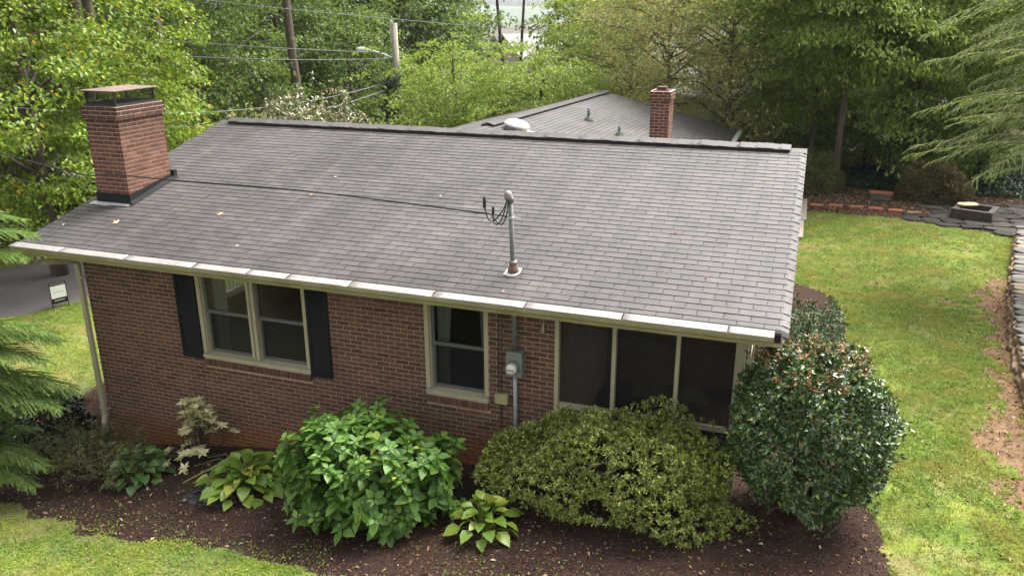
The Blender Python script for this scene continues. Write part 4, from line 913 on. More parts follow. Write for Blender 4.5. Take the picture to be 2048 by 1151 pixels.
def far_house(name, u, r, w, d, hw, hr, rot, label, wall_m='siding'):
    x, y = at(u, r); z = float(zg(x, y)); h = thing(name, label, 'house', (x, y, z), world=False); h.rotation_euler = (0, 0, rot)
    P = lambda n, mb, m, par: link(n, mb.mesh(n, m), par)
    wl = P('wall', MB().box(-w/2, w/2, -d/2, d/2, 0, hw).add([(-w/2, -d/2, hw), (-w/2, d/2, hw), (-w/2, 0, hr-.1), (w/2, -d/2, hw), (w/2, d/2, hw), (w/2, 0, hr-.1)], [(0, 2, 1), (3, 4, 5), (0, 3, 5, 2), (1, 2, 5, 4)]), M[wall_m], h)
    e = .45; k = (hr-hw)/(d/2); mb = MB()
    for s in (-1, 1):
        mb.add([(-w/2-e, s*(d/2+e), hw-e*k), (w/2+e, s*(d/2+e), hw-e*k), (w/2+e, 0, hr), (-w/2-e, 0, hr), (-w/2-e, s*(d/2+e), hw-e*k+.12), (w/2+e, s*(d/2+e), hw-e*k+.12), (w/2+e, 0, hr+.12), (-w/2-e, 0, hr+.12)], [(0, 1, 2, 3), (4, 5, 6, 7), (0, 1, 5, 4), (0, 3, 7, 4), (1, 2, 6, 5)])
    rf = P('roof', mb, M['farroof'], h)
    for xx in (-w/2-e-.04, w/2+e):
        for s in (-1, 1): P('rake_trim', MB().add([(xx, s*(d/2+e), hw-e*k-.1), (xx, 0, hr-.1), (xx, 0, hr+.14), (xx, s*(d/2+e), hw-e*k+.14), (xx+.04, s*(d/2+e), hw-e*k-.1), (xx+.04, 0, hr-.1), (xx+.04, 0, hr+.14), (xx+.04, s*(d/2+e), hw-e*k+.14)], [(0, 1, 2, 3), (4, 5, 6, 7), (0, 3, 7, 4), (0, 4, 5, 1), (3, 2, 6, 7)]), M['white'], rf)
    for i in range(3):
        xx = -w/2+w*(i+.5)/3; f = P('window', MB().box(xx-.55, xx+.55, -d/2-.05, -d/2-.002, .9, 2.2), M['white'], h)
        P('pane', MB().box(xx-.45, xx+.45, -d/2-.06, -d/2-.051, 1.0, 2.1), M['glass'], f)
    return h
far_house('far_house', 1512, 41, 11, 8, 2.6, 5.2, -.9, 'tan neighbouring house with white roof edge behind the speckled trees')
far_house('far_house', 1092, 90, 10, 7, 8.6, 10.9, .95, 'beige gabled house just visible in the sky gap')
xs = np.linspace(-2600, 1200, 70); V = []
for x in xs:
    h = 7+4*math.sin(x*.004)+3*math.sin(x*.011+1)+2*math.sin(x*.031)
    V += [(x, 1500, -32), (x, 1750, h*.3-4), (x, 1950, h), (x, 2050, -32)]
hm = leafmat('far wooded hills', [(0, (.03, .05, .02)), (1, (.05, .08, .03))], .9, 0)
link('hills', np_mesh('hills', V, [(i*4+j, (i+1)*4+j, (i+1)*4+j+1, i*4+j+1) for i in range(69) for j in range(3)], hm, True), kind='structure')

# ------------------------------------------------------------------ plants: leaf-sized faces in numpy
def unit(a): return a/(np.linalg.norm(a, axis=1, keepdims=True)+1e-9)
def leaf4(P, D, Nn, Ln, W, fold=.18, curl=.12):
    D = unit(D); S = unit(np.cross(D, Nn)); Nn = np.cross(S, D); n = len(P)
    Ln = np.broadcast_to(Ln, (n,))[:, None]; W = np.broadcast_to(W, (n,))[:, None]
    b = P-D*Ln*.5; t = P+D*Ln*.5-Nn*curl*Ln; l = P+S*W*.5+Nn*fold*W-D*Ln*.06; r = P-S*W*.5+Nn*fold*W-D*Ln*.06
    V = np.stack([b, r, t, l], 1).reshape(-1, 3); i = np.arange(n)[:, None]*4
    return V, np.concatenate([i+np.array([[0, 1, 2]]), i+np.array([[0, 2, 3]])], 1).reshape(-1, 3)
def leaf8(P, D, Nn, Ln, W, fold=.16, curl=.22):
    """P is the leaf base"""
    D = unit(D); S = unit(np.cross(D, Nn)); Nn = np.cross(S, D); n = len(P)
    Ln = np.broadcast_to(Ln, (n,))[:, None]; W = np.broadcast_to(W, (n,))[:, None]
    mid = lambda t: P+D*Ln*t-Nn*Ln*curl*(t**2-.15*t)
    b, m1, m2, tp = mid(0), mid(.36), mid(.7), mid(1.)
    a1, a2 = mid(.32)+Nn*W*fold, mid(.66)+Nn*W*fold*.8
    V = np.stack([b, a1+S*W*.5, a2+S*W*.40, tp, a2-S*W*.40, a1-S*W*.5, m1, m2], 1).reshape(-1, 3); i = np.arange(n)[:, None]*8
    T = [[0, 5, 6], [5, 4, 6], [4, 7, 6], [4, 3, 7], [0, 6, 1], [6, 2, 1], [6, 7, 2], [2, 7, 3]]
    return V, np.concatenate([i+np.array([t]) for t in T], 1).reshape(-1, 3)
def merge(parts):
    Vs, Fs, o = [], [], 0
    for V, F in parts: Vs.append(V); Fs.append(F+o); o += len(V)
    return np.concatenate(Vs), np.concatenate(Fs)
def clump_leaves(rg, C, R_, per, Ln, asp, flat=.34, droop=.35, outc=None, wild=.55, L8=False):
    """flattened sprays of leaves round every centre"""
    n = len(C)*per; c = np.repeat(C, per, 0); r = np.repeat(np.broadcast_to(R_, (len(C),)), per)[:, None]
    q = rg.normal(size=(n, 3)); q = unit(q)*(rg.random((n, 1))**.45); q[:, 2] *= flat
    out = c-(outc if outc is not None else C.mean(0)); out[:, 2] *= .35; out = unit(out)
    q[:, 2] -= .30*(q[:, 0]*out[:, 0]+q[:, 1]*out[:, 1])          # sprays hang outwards
    P = c+q*r
    D = out*.7+unit(rg.normal(size=(n, 3)))*.9+np.array([0, 0, -droop]); Nn = np.array([0, 0, 1.])+rg.normal(size=(n, 3))*wild+out*.25
    L_ = Ln*rg.uniform(.65, 1.25, n)
    return (leaf8 if L8 else leaf4)(P, D, Nn, L_, L_*asp)
def crown_centres(rg, n, rx, ry, rz, cz, inner=.5, seed=0, gap=.25):
    P = []
    k = np.random.default_rng(seed); ph = k.uniform(0, 6.28, 6)
    while len(P) < n:
        d = rg.normal(size=3); d /= np.linalg.norm(d)
        a = math.atan2(d[1], d[0]); lump = 1+gap*(math.sin(3*a+ph[0]+2*d[2])*.5+math.sin(5*a+ph[1]-3*d[2])*.35+math.sin(7*d[2]+ph[2]+2*a)*.35)
        r = (inner+(1-inner)*rg.random()**.6)*lump; P.append((d[0]*rx*r, d[1]*ry*r, cz+d[2]*rz*r))
    return np.array(P)
def trunk_mb(rg, H, r0, C, nl, lean=(0, 0), fork=.3, n=9, thin=1.0):
    mb = MB(); k = 7; path = [np.array([lean[0]*(i/(k-1))**1.3*H+rg.normal()*.04*(i > 0), lean[1]*(i/(k-1))**1.3*H+rg.normal()*.04*(i > 0), H*i/(k-1)-(.25 if i == 0 else 0)]) for i in range(k)]
    mb.tube(path, [r0*(1.25 if i == 0 else 1-.8*i/(k-1)) for i in range(k)], n)
    for c in C[rg.permutation(len(C))[:nl]]:
        h = max(fork*H, min(c[2]-.2*np.hypot(c[0], c[1])-.3, H*.97)); t = h/H*(k-1); i = min(int(t), k-2); s = path[i]+(path[i+1]-path[i])*(t-i)
        rr = r0*(1-.8*h/H)*.5*thin; m1 = s+(c-s)*.45+np.array([0, 0, .10*np.linalg.norm(c-s)])+rg.normal(size=3)*.12; m2 = s+(c-s)*.75+np.array([0, 0, .08*np.linalg.norm(c-s)])+rg.normal(size=3)*.1
        mb.tube([s, m1, m2, c], [rr, rr*.7, rr*.45, rr*.15], 5, cap=False)
        for _ in range(3):
            e = c+rg.normal(size=3)*np.array([.7, .7, .35]); mb.tube([m2, (m2+e)/2+rg.normal(size=3)*.06, e], [rr*.35, rr*.22, rr*.07], 4, cap=False)
    return mb
def plant(name, label, cat, loc, group, trunk, crown, rot=0, scale=(1, 1, 1), tn='trunk', cn='crown'):
    t = thing(name, label, cat, loc, group, world=False); t.rotation_euler = (0, 0, rot); t.scale = scale
    if trunk: link(tn, trunk, t)
    link(cn, crown, t); return t

LM = {}
LM['lime'] = leafmat('lime leaves', [(0, (.075, .135, .012)), (.35, (.135, .215, .020)), (.75, (.20, .29, .030)), (.95, (.29, .33, .04)), (1, (.42, .28, .02))], .42, .42)
LM['forest'] = leafmat('forest leaves', [(0, (.065, .11, .027)), (.5, (.115, .18, .043)), (.9, (.17, .245, .06)), (1, (.25, .28, .07))], .5, .52)
LM['forest2'] = leafmat('mid forest leaves', [(0, (.07, .12, .025)), (.5, (.115, .18, .035)), (.9, (.16, .235, .045)), (1, (.24, .26, .06))], .5, .48)
LM['dogwood'] = leafmat('light green leaves', [(0, (.13, .20, .03)), (.5, (.21, .30, .05)), (.9, (.30, .38, .085)), (1, (.42, .36, .11))], .5, .5)
LM['speckled'] = leafmat('yellowing leaves', [(0, (.17, .21, .06)), (.4, (.26, .30, .10)), (.7, (.37, .37, .16)), (.88, (.48, .42, .22)), (.96, (.56, .38, .12)), (1, (.45, .22, .08))], .5, .45)
LM['beech'] = leafmat('deep green leaves', [(0, (.12, .19, .035)), (.5, (.20, .295, .055)), (.85, (.31, .39, .085)), (1, (.44, .48, .12))], .45, .58, .35)
LM['hemlock'] = leafmat('hemlock needles', [(0, (.14, .19, .05)), (.5, (.215, .27, .08)), (.9, (.29, .34, .12)), (1, (.34, .35, .15))], .5, .42)
LM['cypress'] = leafmat('bright cypress sprays', [(0, (.095, .175, .030)), (.5, (.165, .27, .055)), (.9, (.25, .35, .11)), (1, (.34, .43, .19))], .5, .38)
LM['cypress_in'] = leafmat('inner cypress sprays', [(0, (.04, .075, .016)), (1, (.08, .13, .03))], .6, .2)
LM['juniper'] = leafmat('dull juniper', [(0, (.030, .048, .026)), (.6, (.055, .080, .042)), (1, (.09, .11, .06))], .6, .2)
LM['camellia'] = leafmat('camellia leaves', [(0, (.05, .075, .02)), (.5, (.11, .14, .045)), (.72, (.22, .22, .10)), (.86, (.42, .36, .27)), (.93, (.62, .52, .45)), (1, (.44, .22, .06))], .3, .25, .6)
LM['hydrangea'] = leafmat('hydrangea leaves', [(0, (.042, .105, .012)), (.45, (.080, .175, .022)), (.85, (.12, .235, .036)), (.97, (.16, .28, .05)), (1, (.38, .40, .05))], .5, .32, .4)
LM['azalea'] = leafmat('azalea leaves', [(0, (.085, .125, .018)), (.4, (.175, .235, .034)), (.75, (.32, .37, .066)), (.93, (.50, .54, .19)), (1, (.5, .36, .1))], .38, .26, .5)
LM['holly'] = leafmat('glossy holly leaves', [(0, (.022, .058, .012)), (.4, (.046, .098, .020)), (.8, (.085, .150, .038)), (.955, (.15, .22, .07)), (.985, (.30, .30, .03)), (1, (.20, .07, .03))], .33, .12, .75)
LM['holly_dead'] = leafmat('browned holly tips', [(0, (.20, .085, .04)), (.5, (.30, .15, .07)), (.8, (.42, .30, .2)), (1, (.10, .12, .04))], .4, .15)
LM['hosta_d'] = leafmat('dark hosta leaves', [(0, (.05, .10, .024)), (.6, (.08, .15, .035)), (1, (.13, .20, .05))], .36, .2, .5)
LM['hosta_y'] = leafmat('yellow green hosta leaves', [(0, (.085, .165, .022)), (.5, (.15, .245, .030)), (.85, (.24, .32, .045)), (1, (.42, .36, .08))], .38, .25, .5)
LM['cream'] = leafmat('variegated cream leaves', [(0, (.26, .30, .10)), (.4, (.48, .46, .22)), (.8, (.66, .60, .34)), (1, (.72, .64, .42))], .45, .25)
LM['sparse'] = leafmat('dull olive shrub leaves', [(0, (.06, .075, .022)), (.6, (.105, .115, .038)), (.93, (.16, .15, .06)), (1, (.22, .10, .04))], .5, .2)
LM['darkshrub'] = leafmat('dark glossy shrub leaves', [(0, (.010, .020, .010)), (.7, (.022, .036, .016)), (1, (.05, .045, .02))], .25, .1, .6)
LM['rose'] = leafmat('rose bush leaves', [(0, (.026, .060, .020)), (.6, (.052, .100, .032)), (.93, (.095, .145, .05)), (1, (.26, .12, .05))], .4, .2)
LM['olive'] = leafmat('olive mound leaves', [(0, (.08, .09, .022)), (.6, (.135, .14, .042)), (1, (.20, .18, .075))], .55, .25)
LM['brownshrub'] = leafmat('brownish shrub leaves', [(0, (.07, .06, .02)), (.6, (.12, .095, .035)), (1, (.17, .12, .05))], .6, .2)
LM['liriope'] = leafmat('striped grass leaves', [(0, (.10, .16, .03)), (.6, (.20, .26, .07)), (1, (.40, .40, .2))], .5, .25)
LM['ivy'] = leafmat('dark ivy leaves', [(0, (.012, .032, .014)), (.7, (.022, .055, .022)), (1, (.04, .085, .03))], .4, .15)
LM['grass'] = leafmat('grass blades', [(0, (.075, .155, .016)), (.35, (.13, .23, .028)), (.7, (.20, .295, .045)), (.9, (.30, .34, .08)), (1, (.46, .40, .20))], .6, .42, .25, (1.3, (.27, .27, .06)))
LM['moss'] = leafmat('clover and moss leaves', [(0, (.12, .19, .02)), (.5, (.20, .27, .028)), (.85, (.28, .32, .035)), (1, (.33, .36, .11))], .7, .3, .2, (1.6, (.10, .185, .055)))
LM['litter'] = leafmat('bark chips and dry leaves', [(0, (.008, .005, .004)), (.40, (.036, .019, .013)), (.72, (.090, .048, .030)), (.90, (.18, .10, .055)), (.98, (.30, .17, .08)), (1, (.40, .30, .17))], .85, .05, .2)
LM['drylitter'] = leafmat('dry pale leaf litter', [(0, (.05, .028, .018)), (.4, (.13, .075, .045)), (.75, (.26, .16, .09)), (1, (.48, .36, .24))], .8, .15, .2)

# tree meshes -------------------------------------------------------------
def tree_mesh(seed, H, r0, rx, ry, rz, cz, ncl, clr, per, Ln, asp, lm, nl=16, lean=(0, 0), inner=.5, gap=.3, flat=.34, droop=.35, thin=1., wild=.55, fork=.3):
    rg = np.random.default_rng(seed); C = crown_centres(rg, ncl, rx, ry, rz, cz, inner, seed+1, gap)
    C = C[C[:, 2] > .5]; C[:, 0] += lean[0]*C[:, 2]; C[:, 1] += lean[1]*C[:, 2]
    T = trunk_mb(rg, H, r0, C, nl, lean, fork, thin=thin).mesh('trunk', M['bark'], True)
    V, F = clump_leaves(rg, C, clr*rg.uniform(.7, 1.25, len(C)), per, Ln, asp, flat, droop, np.array([0, 0, cz]), wild)
    return T, np_mesh('crown', V, F, LM[lm])
FT = [tree_mesh(31, 12, .26, 4.2, 4.2, 5.6, 7.0, 230, 1.05, 75, .21, .52, 'forest', 22), tree_mesh(32, 13, .24, 3.8, 4.4, 6.0, 7.2, 230, 1.0, 75, .20, .5, 'forest2', 22),
      tree_mesh(33, 11, .20, 4.6, 4.0, 5.0, 6.2, 230, 1.1, 72, .22, .55, 'forest', 20, (.05, 0)), tree_mesh(34, 9, .13, 3.4, 3.4, 4.4, 4.6, 190, .9, 70, .18, .52, 'forest2', 18)]
TALL = trunk_mb(np.random.default_rng(40), 15, .30, np.array([[2., 1, 11], [-2, 1.5, 12], [1, -2, 13], [-1.5, -1, 10.5]]), 4).mesh('trunk', M['bark'], True)
rg = np.random.default_rng(41); V, F = clump_leaves(rg, crown_centres(rg, 90, 3.6, 3.6, 3.0, 13., .4, 9), 1.1, 60, .22, .5); TALLC = np_mesh('crown', V, F, LM['forest'])
fs = [(-190, 33, 1, 1.0), (-60, 41, 0, 1.05), (70, 47, 2, 1.0), (150, 38, 1, .9), (245, 50, 0, 1.1), (300, 42, 3, 1.0), (385, 46, 1, 1.0), (440, 38, 3, .95), (490, 53, 0, 1.1), (555, 45, 2, .95), (640, 51, 1, 1.0), (690, 44, 3, 1.05), (735, 56, 0, 1.1), (820, 52, 2, 1.1), (855, 58, 0, 1.1), (1215, 60, 2, 1.0), (1290, 52, 1, 1.0), (1330, 60, 0, 1.1), (1440, 58, 1, 1.0), (1550, 48, 0, 1.0), (1660, 50, 2, 1.1), (1770, 46, 0, 1.0), (1880, 50, 2, 1.1), (2010, 44, 0, 1.1), (2120, 38, 2, 1.0)]
tones = ('dark', 'mid green', 'dark spreading', 'slim mid green')
fl = ['beyond the far left edge', 'left of the lime green crown', 'behind the lime green crown', 'behind the chimney, near the road', 'deep behind the chimney', 'right behind the chimney cap', 'behind the leaning brown trunk', 'over the left end of the ridge', 'deep between the overhead wires', 'behind the slender dim trunk', 'right of the tall bare trunk', 'under the wires left of the pole', 'deep behind the lamp arm', 'right behind the utility pole', 'at the left rim of the sky gap', 'at the right rim of the sky gap', 'left of the slim chimney, far back', 'far behind the slim chimney', 'far behind the right end of the rear roof', 'behind the right end of the main ridge', 'behind the olive mound shrub, far back', 'behind the planter, far back', 'behind the fire pit, far back', 'behind the hemlock tips', 'beyond the right edge']
for i, (u, r, k, s) in enumerate(fs):
    x, y = at(u, r)
    plant('forest_tree', f'{tones[k]} leafy forest tree {fl[i]}', 'tree', (x, y, float(zg(x, y))-.1), 'forest trees round the house', *FT[k], rot=i*1.7, scale=(s, s, s*(1+.08*math.sin(i))))
tr_lab = {-40: 'broad straight trunk at the far left edge', 150: 'thick grey trunk low beside the chimney, left of the pair', 176: 'thinner grey trunk close right of the thick one by the chimney', 336: 'leaning brown trunk just right of the chimney cap', 374: 'dark straight trunk behind the leaning one', 593: 'tall bare grey trunk rising behind the ridge', 548: 'slender dim trunk left of the tall bare one', 1016: 'left of two bare pine trunks against the sky gap', 1037: 'right of two bare pine trunks against the sky gap'}
for (u, r, s, ln) in ((-40, 32, 1.0, 0), (150, 30, 1.0, 0), (176, 31, .8, 0), (336, 33, .8, -.08), (374, 37, .9, 0), (593, 38, .85, -.06), (548, 46, .6, 0), (1016, 62, .55, -.10), (1037, 64, .5, .05)):
    x, y = at(u, r); t = plant('bare_trunk_tree', tr_lab[u], 'tree', (x, y, float(zg(x, y))-.1), 'tall trees with bare lower trunks', TALL, TALLC, rot=u*.7, scale=(s, s, 1.15)); t.rotation_euler = (0, ln, .0)
# light green crown at upper left, overhanging the road
T = tree_mesh(51, 9.5, .22, 4.6, 4.6, 4.6, 6.0, 330, .85, 160, .14, .6, 'lime', 26, (0, 0), .45, .35, .30, .5)
x, y = at(20, 27); plant('lime_tree', 'bright lime green tree overhanging the left edge beside the chimney', 'tree', (x, y, float(zg(x, y))-.1), None, *T)
T = tree_mesh(52, 6.5, .14, 2.6, 2.6, 2.6, 4.0, 130, .75, 75, .18, .6, 'lime', 14, (0, 0), .4, .35, .30, .5)
x, y = at(250, 33); plant('lime_tree', 'smaller lime green tree between chimney and ridge', 'tree', (x, y, float(zg(x, y))-.1), None, *T)
# light green trees behind the rear roof
for i, (u, r, H, rx, rz, cz, lab) in enumerate(((905, 36, 6.2, 3.4, 3.4, 3.2, 'light green spreading tree behind the rear roof, left of the sky gap'), (1085, 34.5, 5.4, 3.6, 3.0, 2.9, 'light green spreading tree behind the rear roof peak'), (1195, 41, 7.6, 3.2, 4.0, 4.4, 'taller light green tree right of the sky gap'), (990, 39, 4.6, 2.6, 2.1, 2.4, 'low light green tree under the sky gap'), (812, 41, 4.6, 2.3, 2.3, 2.5, 'low light green tree right of the utility pole'))):
    T = tree_mesh(60+i, H, .14, rx, rx, rz, cz, int(150+rx*38), .72, 72, .16, .45, 'dogwood', 24, (0, 0), .4, .35, .26, .55, 1.0, .5, .15)
    x, y = at(u, r); plant('dogwood_tree', lab, 'tree', (x, y, float(zg(x, y))-.1), 'light green trees behind the house', *T)
# thin yellowing trees with visible limbs
for i, (u, r, H, rx, lab) in enumerate(((1345, 33, 9, 2.9, 'thin yellowing tree right behind the slim chimney'), (1470, 31, 9.5, 2.9, 'thin yellowing tree above the right end of the rear roof'), (1268, 38, 9, 2.7, 'thin yellowing tree left of the slim chimney'))):
    T = tree_mesh(70+i, H, .11, rx, rx, 4.6, 5.2, 250, .8, 62, .125, .55, 'speckled', 50, (0, 0), .3, .3, .6, .2, 1.2, .8, .12)
    x, y = at(u, r); plant('speckled_tree', lab, 'tree', (x, y, float(zg(x, y))-.1), 'yellowing trees behind the chimney', *T)
# dark shade trees on the right
for i, (u, r, H, rx, rz, cz, r0, lab) in enumerate(((1650, 31, 8.5, 3.3, 4.2, 6.0, .10, 'dark green shade tree with a slim trunk behind the olive mound'), (1712, 29.4, 9.5, 3.6, 4.0, 6.6, .13, 'dark green shade tree with a straight trunk behind the planter'), (1830, 31.5, 9.5, 3.9, 4.6, 6.4, .14, 'dark green shade tree above the fire pit'), (1560, 36, 8.5, 3.2, 4.2, 4.9, .13, 'dark green shade tree just right of the main ridge end'), (1950, 33, 10, 3.6, 4.8, 6.2, .16, 'dark green shade tree behind the hemlock boughs'))):
    T = tree_mesh(80+i, H, r0, rx, rx, rz, cz, int(150+rx*35), .95, 120, .155, .40, 'beech', 24, (.01, 0), .4, .35, .22, .6, 1., .45, .2)
    x, y = at(u, r); plant('shade_tree', lab, 'tree', (x, y, float(zg(x, y))-.05), 'dark shade trees behind the lawn', *T)
# far wood closing the view, with the gap to the sky left open
rg = np.random.default_rng(90); C = []
for u in np.arange(-420, 2500, 13):
    hi = 14. if (u < 960 or u > 1105) else (-2.5 if 970 < u < 1100 else 4)
    for _ in range(9):
        r = rg.uniform(62, 78); x, y = at(u+rg.uniform(-9, 9), r); C.append((x, y, float(zg(x, y))+rg.random()**.8*(hi-float(zg(x, y)))))
V, F = clump_leaves(rg, np.array(C), 2.2, 26, .62, .6, .7, .3, np.array([0, 0, 0.]), .8); link('far_wood', np_mesh('far_wood', V, F, LM['forest']), kind='stuff')['label'] = 'dense dark wood closing the view behind everything'
# understorey bushes of the wood, dark
us = [(-120, 34), (40, 36), (120, 35), (215, 37), (290, 38), (360, 40), (450, 43), (520, 41), (600, 44), (655, 41), (720, 46), (1600, 33), (1690, 33.5), (1770, 32.5), (1860, 33), (1930, 31.5), (2010, 31)]
SH = []
for i in range(3):
    rg = np.random.default_rng(95+i); C = crown_centres(rg, 90, 1.9, 1.9, 1.5, 1.5, .4, i); C = C[C[:, 2] > .1]
    V, F = clump_leaves(rg, C, .55, 55, .15, .5, .4); SH.append((trunk_mb(rg, 1.8, .05, C, 12, fork=.05).mesh('stem', M['twig']), np_mesh('foliage', V, F, LM[('forest', 'forest2', 'beech')[i]])))
ul = ['beyond the far left edge', 'under the lime green crown', 'left of the thick trunk by the chimney', 'behind the chimney', 'right of the chimney', 'behind the leaning brown trunk', 'left of the camellia', 'behind the reddish tipped shrub', 'behind the camellia', 'right of the tall bare trunk', 'left of the juniper', 'behind the olive mound shrub', 'left of the straight shade trunk', 'behind the planter box', 'behind the fire pit', 'behind the brownish mound shrub', 'behind the hemlock tips']
for i, (u, r) in enumerate(us):
    x, y = at(u, r); plant('understorey_bush', ('mid green' if i % 3 == 1 else 'dark')+' understorey bush '+ul[i], 'bush', (x, y, float(zg(x, y))-.05), 'understorey bushes', *SH[i % 3], rot=i*2.1, scale=(1, 1, rnd.uniform(.8, 1.25)), tn='stem', cn='foliage')

# conifer sprays ----------------------------------------------------------
def spray(rg, p0, d0, ln, nside, side_len, up, sag, leaf, lw, fill=5):
    """one flat bough: an axis with paired side twigs carrying needles; returns leaf arrays and the axis path"""
    d0 = d0/np.linalg.norm(d0); S = np.cross(d0, np.array([0, 0, 1.])); S /= np.linalg.norm(S)+1e-9; P, D, Nn, LL = [], [], [], []
    axis = lambda t: p0+d0*ln*t+np.array([0, 0, up*t-sag*t*t])*ln
    for i in range(nside):
        t = (i+1)/(nside+1); a = axis(t); tang = axis(t+.02)-axis(t-.02); tang /= np.linalg.norm(tang)
        for sg_ in (-1, 1):
            if rg.random() < .14: continue
            sl = side_len*(1-.75*t**1.5)*min(1, .35+2.5*t)*rg.uniform(.4, 1.35); dd = tang*rg.uniform(.6, 1.1)+S*sg_*rg.uniform(.35, 1.0)+np.array([0, 0, rg.uniform(-.35, .22)]); dd /= np.linalg.norm(dd)
            for k in range(fill):
                s = (k+.5)/fill; c = a+dd*sl*s-np.array([0, 0, .25*sl*s*s]); e = dd+S*sg_*(-.8 if k % 2 else .7)+tang*.2+rg.normal(size=3)*.22
                P.append(c); D.append(e); Nn.append((rg.normal()*.25, rg.normal()*.25, 1)); LL.append(leaf*(1.1-.45*s)*rg.uniform(.8, 1.2))
    for k in range(8): P.append(axis(.9+.012*k)); D.append(tang+S*rg.normal()*.4); Nn.append((0, 0, 1)); LL.append(leaf)
    return (np.array(P), np.array(D), np.array(Nn, float), np.array(LL)), [axis(t) for t in np.linspace(0, 1, 6)]
def conifer(name, label, cat, loc, boughs, seed, lm, leaf, lw, H, r0, nside, sidelen, up, sag, fill=5):
    rg = np.random.default_rng(seed); A_ = [[], [], [], []]; mb = MB(); mb.tube([(0, 0, -.2), (0, 0, H*.5), (0, 0, H)], [r0, r0*.65, .02], 8)
    for (h, az, ln) in boughs:
        d = np.array([math.cos(az), math.sin(az), 0]); p0 = np.array([0, 0, h])
        q, ax = spray(rg, p0, d, ln, nside, sidelen*ln, up*rg.uniform(.6, 1.3), sag*rg.uniform(.7, 1.3), leaf, lw, fill)
        for a, b in zip(A_, q): a.append(b)
        mb.tube(ax, [.008*ln*(1-.9*t) for t in np.linspace(0, 1, 6)], 5, cap=False)
    P, D, Nn, LL = [np.concatenate(a) for a in A_]; V, F = leaf4(P, D, Nn, LL, LL*lw, .05, .1)
    return plant(name, label, cat, loc, None, mb.mesh('trunk', M['bark'], True), np_mesh('crown', V, F, LM[lm]))
rg = np.random.default_rng(120); hx, hy = 6.0, 10.6
bg_ = [(h, math.pi+rg.uniform(-.75, .75), rg.uniform(2.6, 4.3)*(1.08-.05*max(0, h-3))) for h in np.linspace(2.7, 8.8, 50)]+[(h, rg.uniform(-2, 2), rg.uniform(2, 3.6)*(1.1-.06*h)) for h in np.linspace(2.4, 8.5, 26)]
conifer('hemlock_tree', 'feathery pale green hemlock reaching in from the right edge', 'tree', (hx, hy, -2.2), bg_, 121, 'hemlock', .075, .30, 9.5, .16, 44, .19, .16, .30, 20)
jx, jy = at(768, 36.0); rg = np.random.default_rng(122)
conifer('juniper_tree', 'dull dark juniper at the foot of the utility pole', 'tree', (jx, jy, float(zg(jx, jy))), [(h, rg.uniform(0, 6.28), rg.uniform(.8, 1.5)*(1.2-.17*h)) for h in np.linspace(.3, 4.7, 150)], 123, 'juniper', .12, .25, 4.6, .08, 16, .36, .8, .15, 6)
# false cypress with long plumes at the left edge
def cypress(name, label, loc, boughs, seed):
    rg = np.random.default_rng(seed); P, D, Nn, LL = [], [], [], []; mb = MB(); mb.tube([(0, 0, -.2), (0, 0, 2), (0, 0, 4.9)], [.09, .06, .01], 8)
    for (h, az, ln, tilt) in boughs:
        d = np.array([math.cos(az)*math.cos(tilt), math.sin(az)*math.cos(tilt), math.sin(tilt)]); S = np.cross(d, [0, 0, 1.]); S /= np.linalg.norm(S); U = np.cross(S, d)
        ax = lambda t: np.array([0, 0, h])+d*ln*t+np.array([0, 0, -.34*ln*t*t]); mb.tube([ax(t) for t in np.linspace(0, .95, 6)], [.014*(1-.8*t) for t in np.linspace(0, .95, 6)], 5, cap=False)
        nb = int(ln*30)
        for i in range(nb):
            t = .22+.78*(i+1)/nb; a = ax(t); tg = ax(t+.02)-ax(t-.02); tg /= np.linalg.norm(tg)
            for sg_ in (-1, 1):
                sl = ln*.34*(1.05-.80*((t-.22)/.78)**1.3)*rg.uniform(.55, 1.25); dd = tg*.95+S*sg_*.62+U*rg.uniform(-.1, .3); dd /= np.linalg.norm(dd); nk = max(3, int(sl/.021))
                for k in range(nk):
                    s = (k+.5)/nk; c = a+dd*sl*s+np.array([0, 0, -.30*sl*s*s])
                    for e in (-1, 1):
                        P.append(c); D.append(dd*.9+(S*sg_*.9 if e > 0 else tg*.8)*.5+np.array([0, 0, -.25*s])+rg.normal(size=3)*.10); Nn.append(U+rg.normal(size=3)*.35); LL.append(.062*(1.2-.5*s)*rg.uniform(.7, 1.25))
    P, D, Nn, LL = map(np.array, (P, D, Nn, LL)); V, F = leaf4(P+unit(D)*LL[:, None]*.4, D, Nn, LL, LL*.16, .05, .18)
    t = plant(name, label, 'shrub', loc, None, mb.mesh('stem', M['twig'], True), np_mesh('foliage', V, F, LM['cypress']), tn='stem', cn='foliage')
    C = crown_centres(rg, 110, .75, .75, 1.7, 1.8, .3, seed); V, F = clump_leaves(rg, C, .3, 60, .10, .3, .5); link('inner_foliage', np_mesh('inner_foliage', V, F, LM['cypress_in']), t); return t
rg = np.random.default_rng(130); bo = []
for h in np.linspace(.4, 4.6, 60): bo.append((h, rg.uniform(0, 6.28), rg.uniform(.6, 1.0), rg.uniform(-.05, .45)))
for h, az, ln, ti in ((4.15, .62, 1.5, .32), (3.95, .45, 1.35, .28), (4.3, .8, 1.35, .35), (3.85, .75, 1.2, .25), (2.75, .42, 1.6, .34), (2.6, .55, 1.55, .30), (2.45, .30, 1.5, .28), (2.05, .42, 1.7, .22), (1.85, .25, 1.6, .22), (1.95, .55, 1.5, .15), (1.0, .12, 1.3, .18), (.85, .25, 1.2, .2), (.75, .0, 1.2, .15)): bo.append((h, az, ln, ti))
cxy = (-11.25, -1.45); cypress('false_cypress', 'bright green false cypress with feathery plumes at the left edge', (*cxy, float(zg(*cxy))), bo, 131)

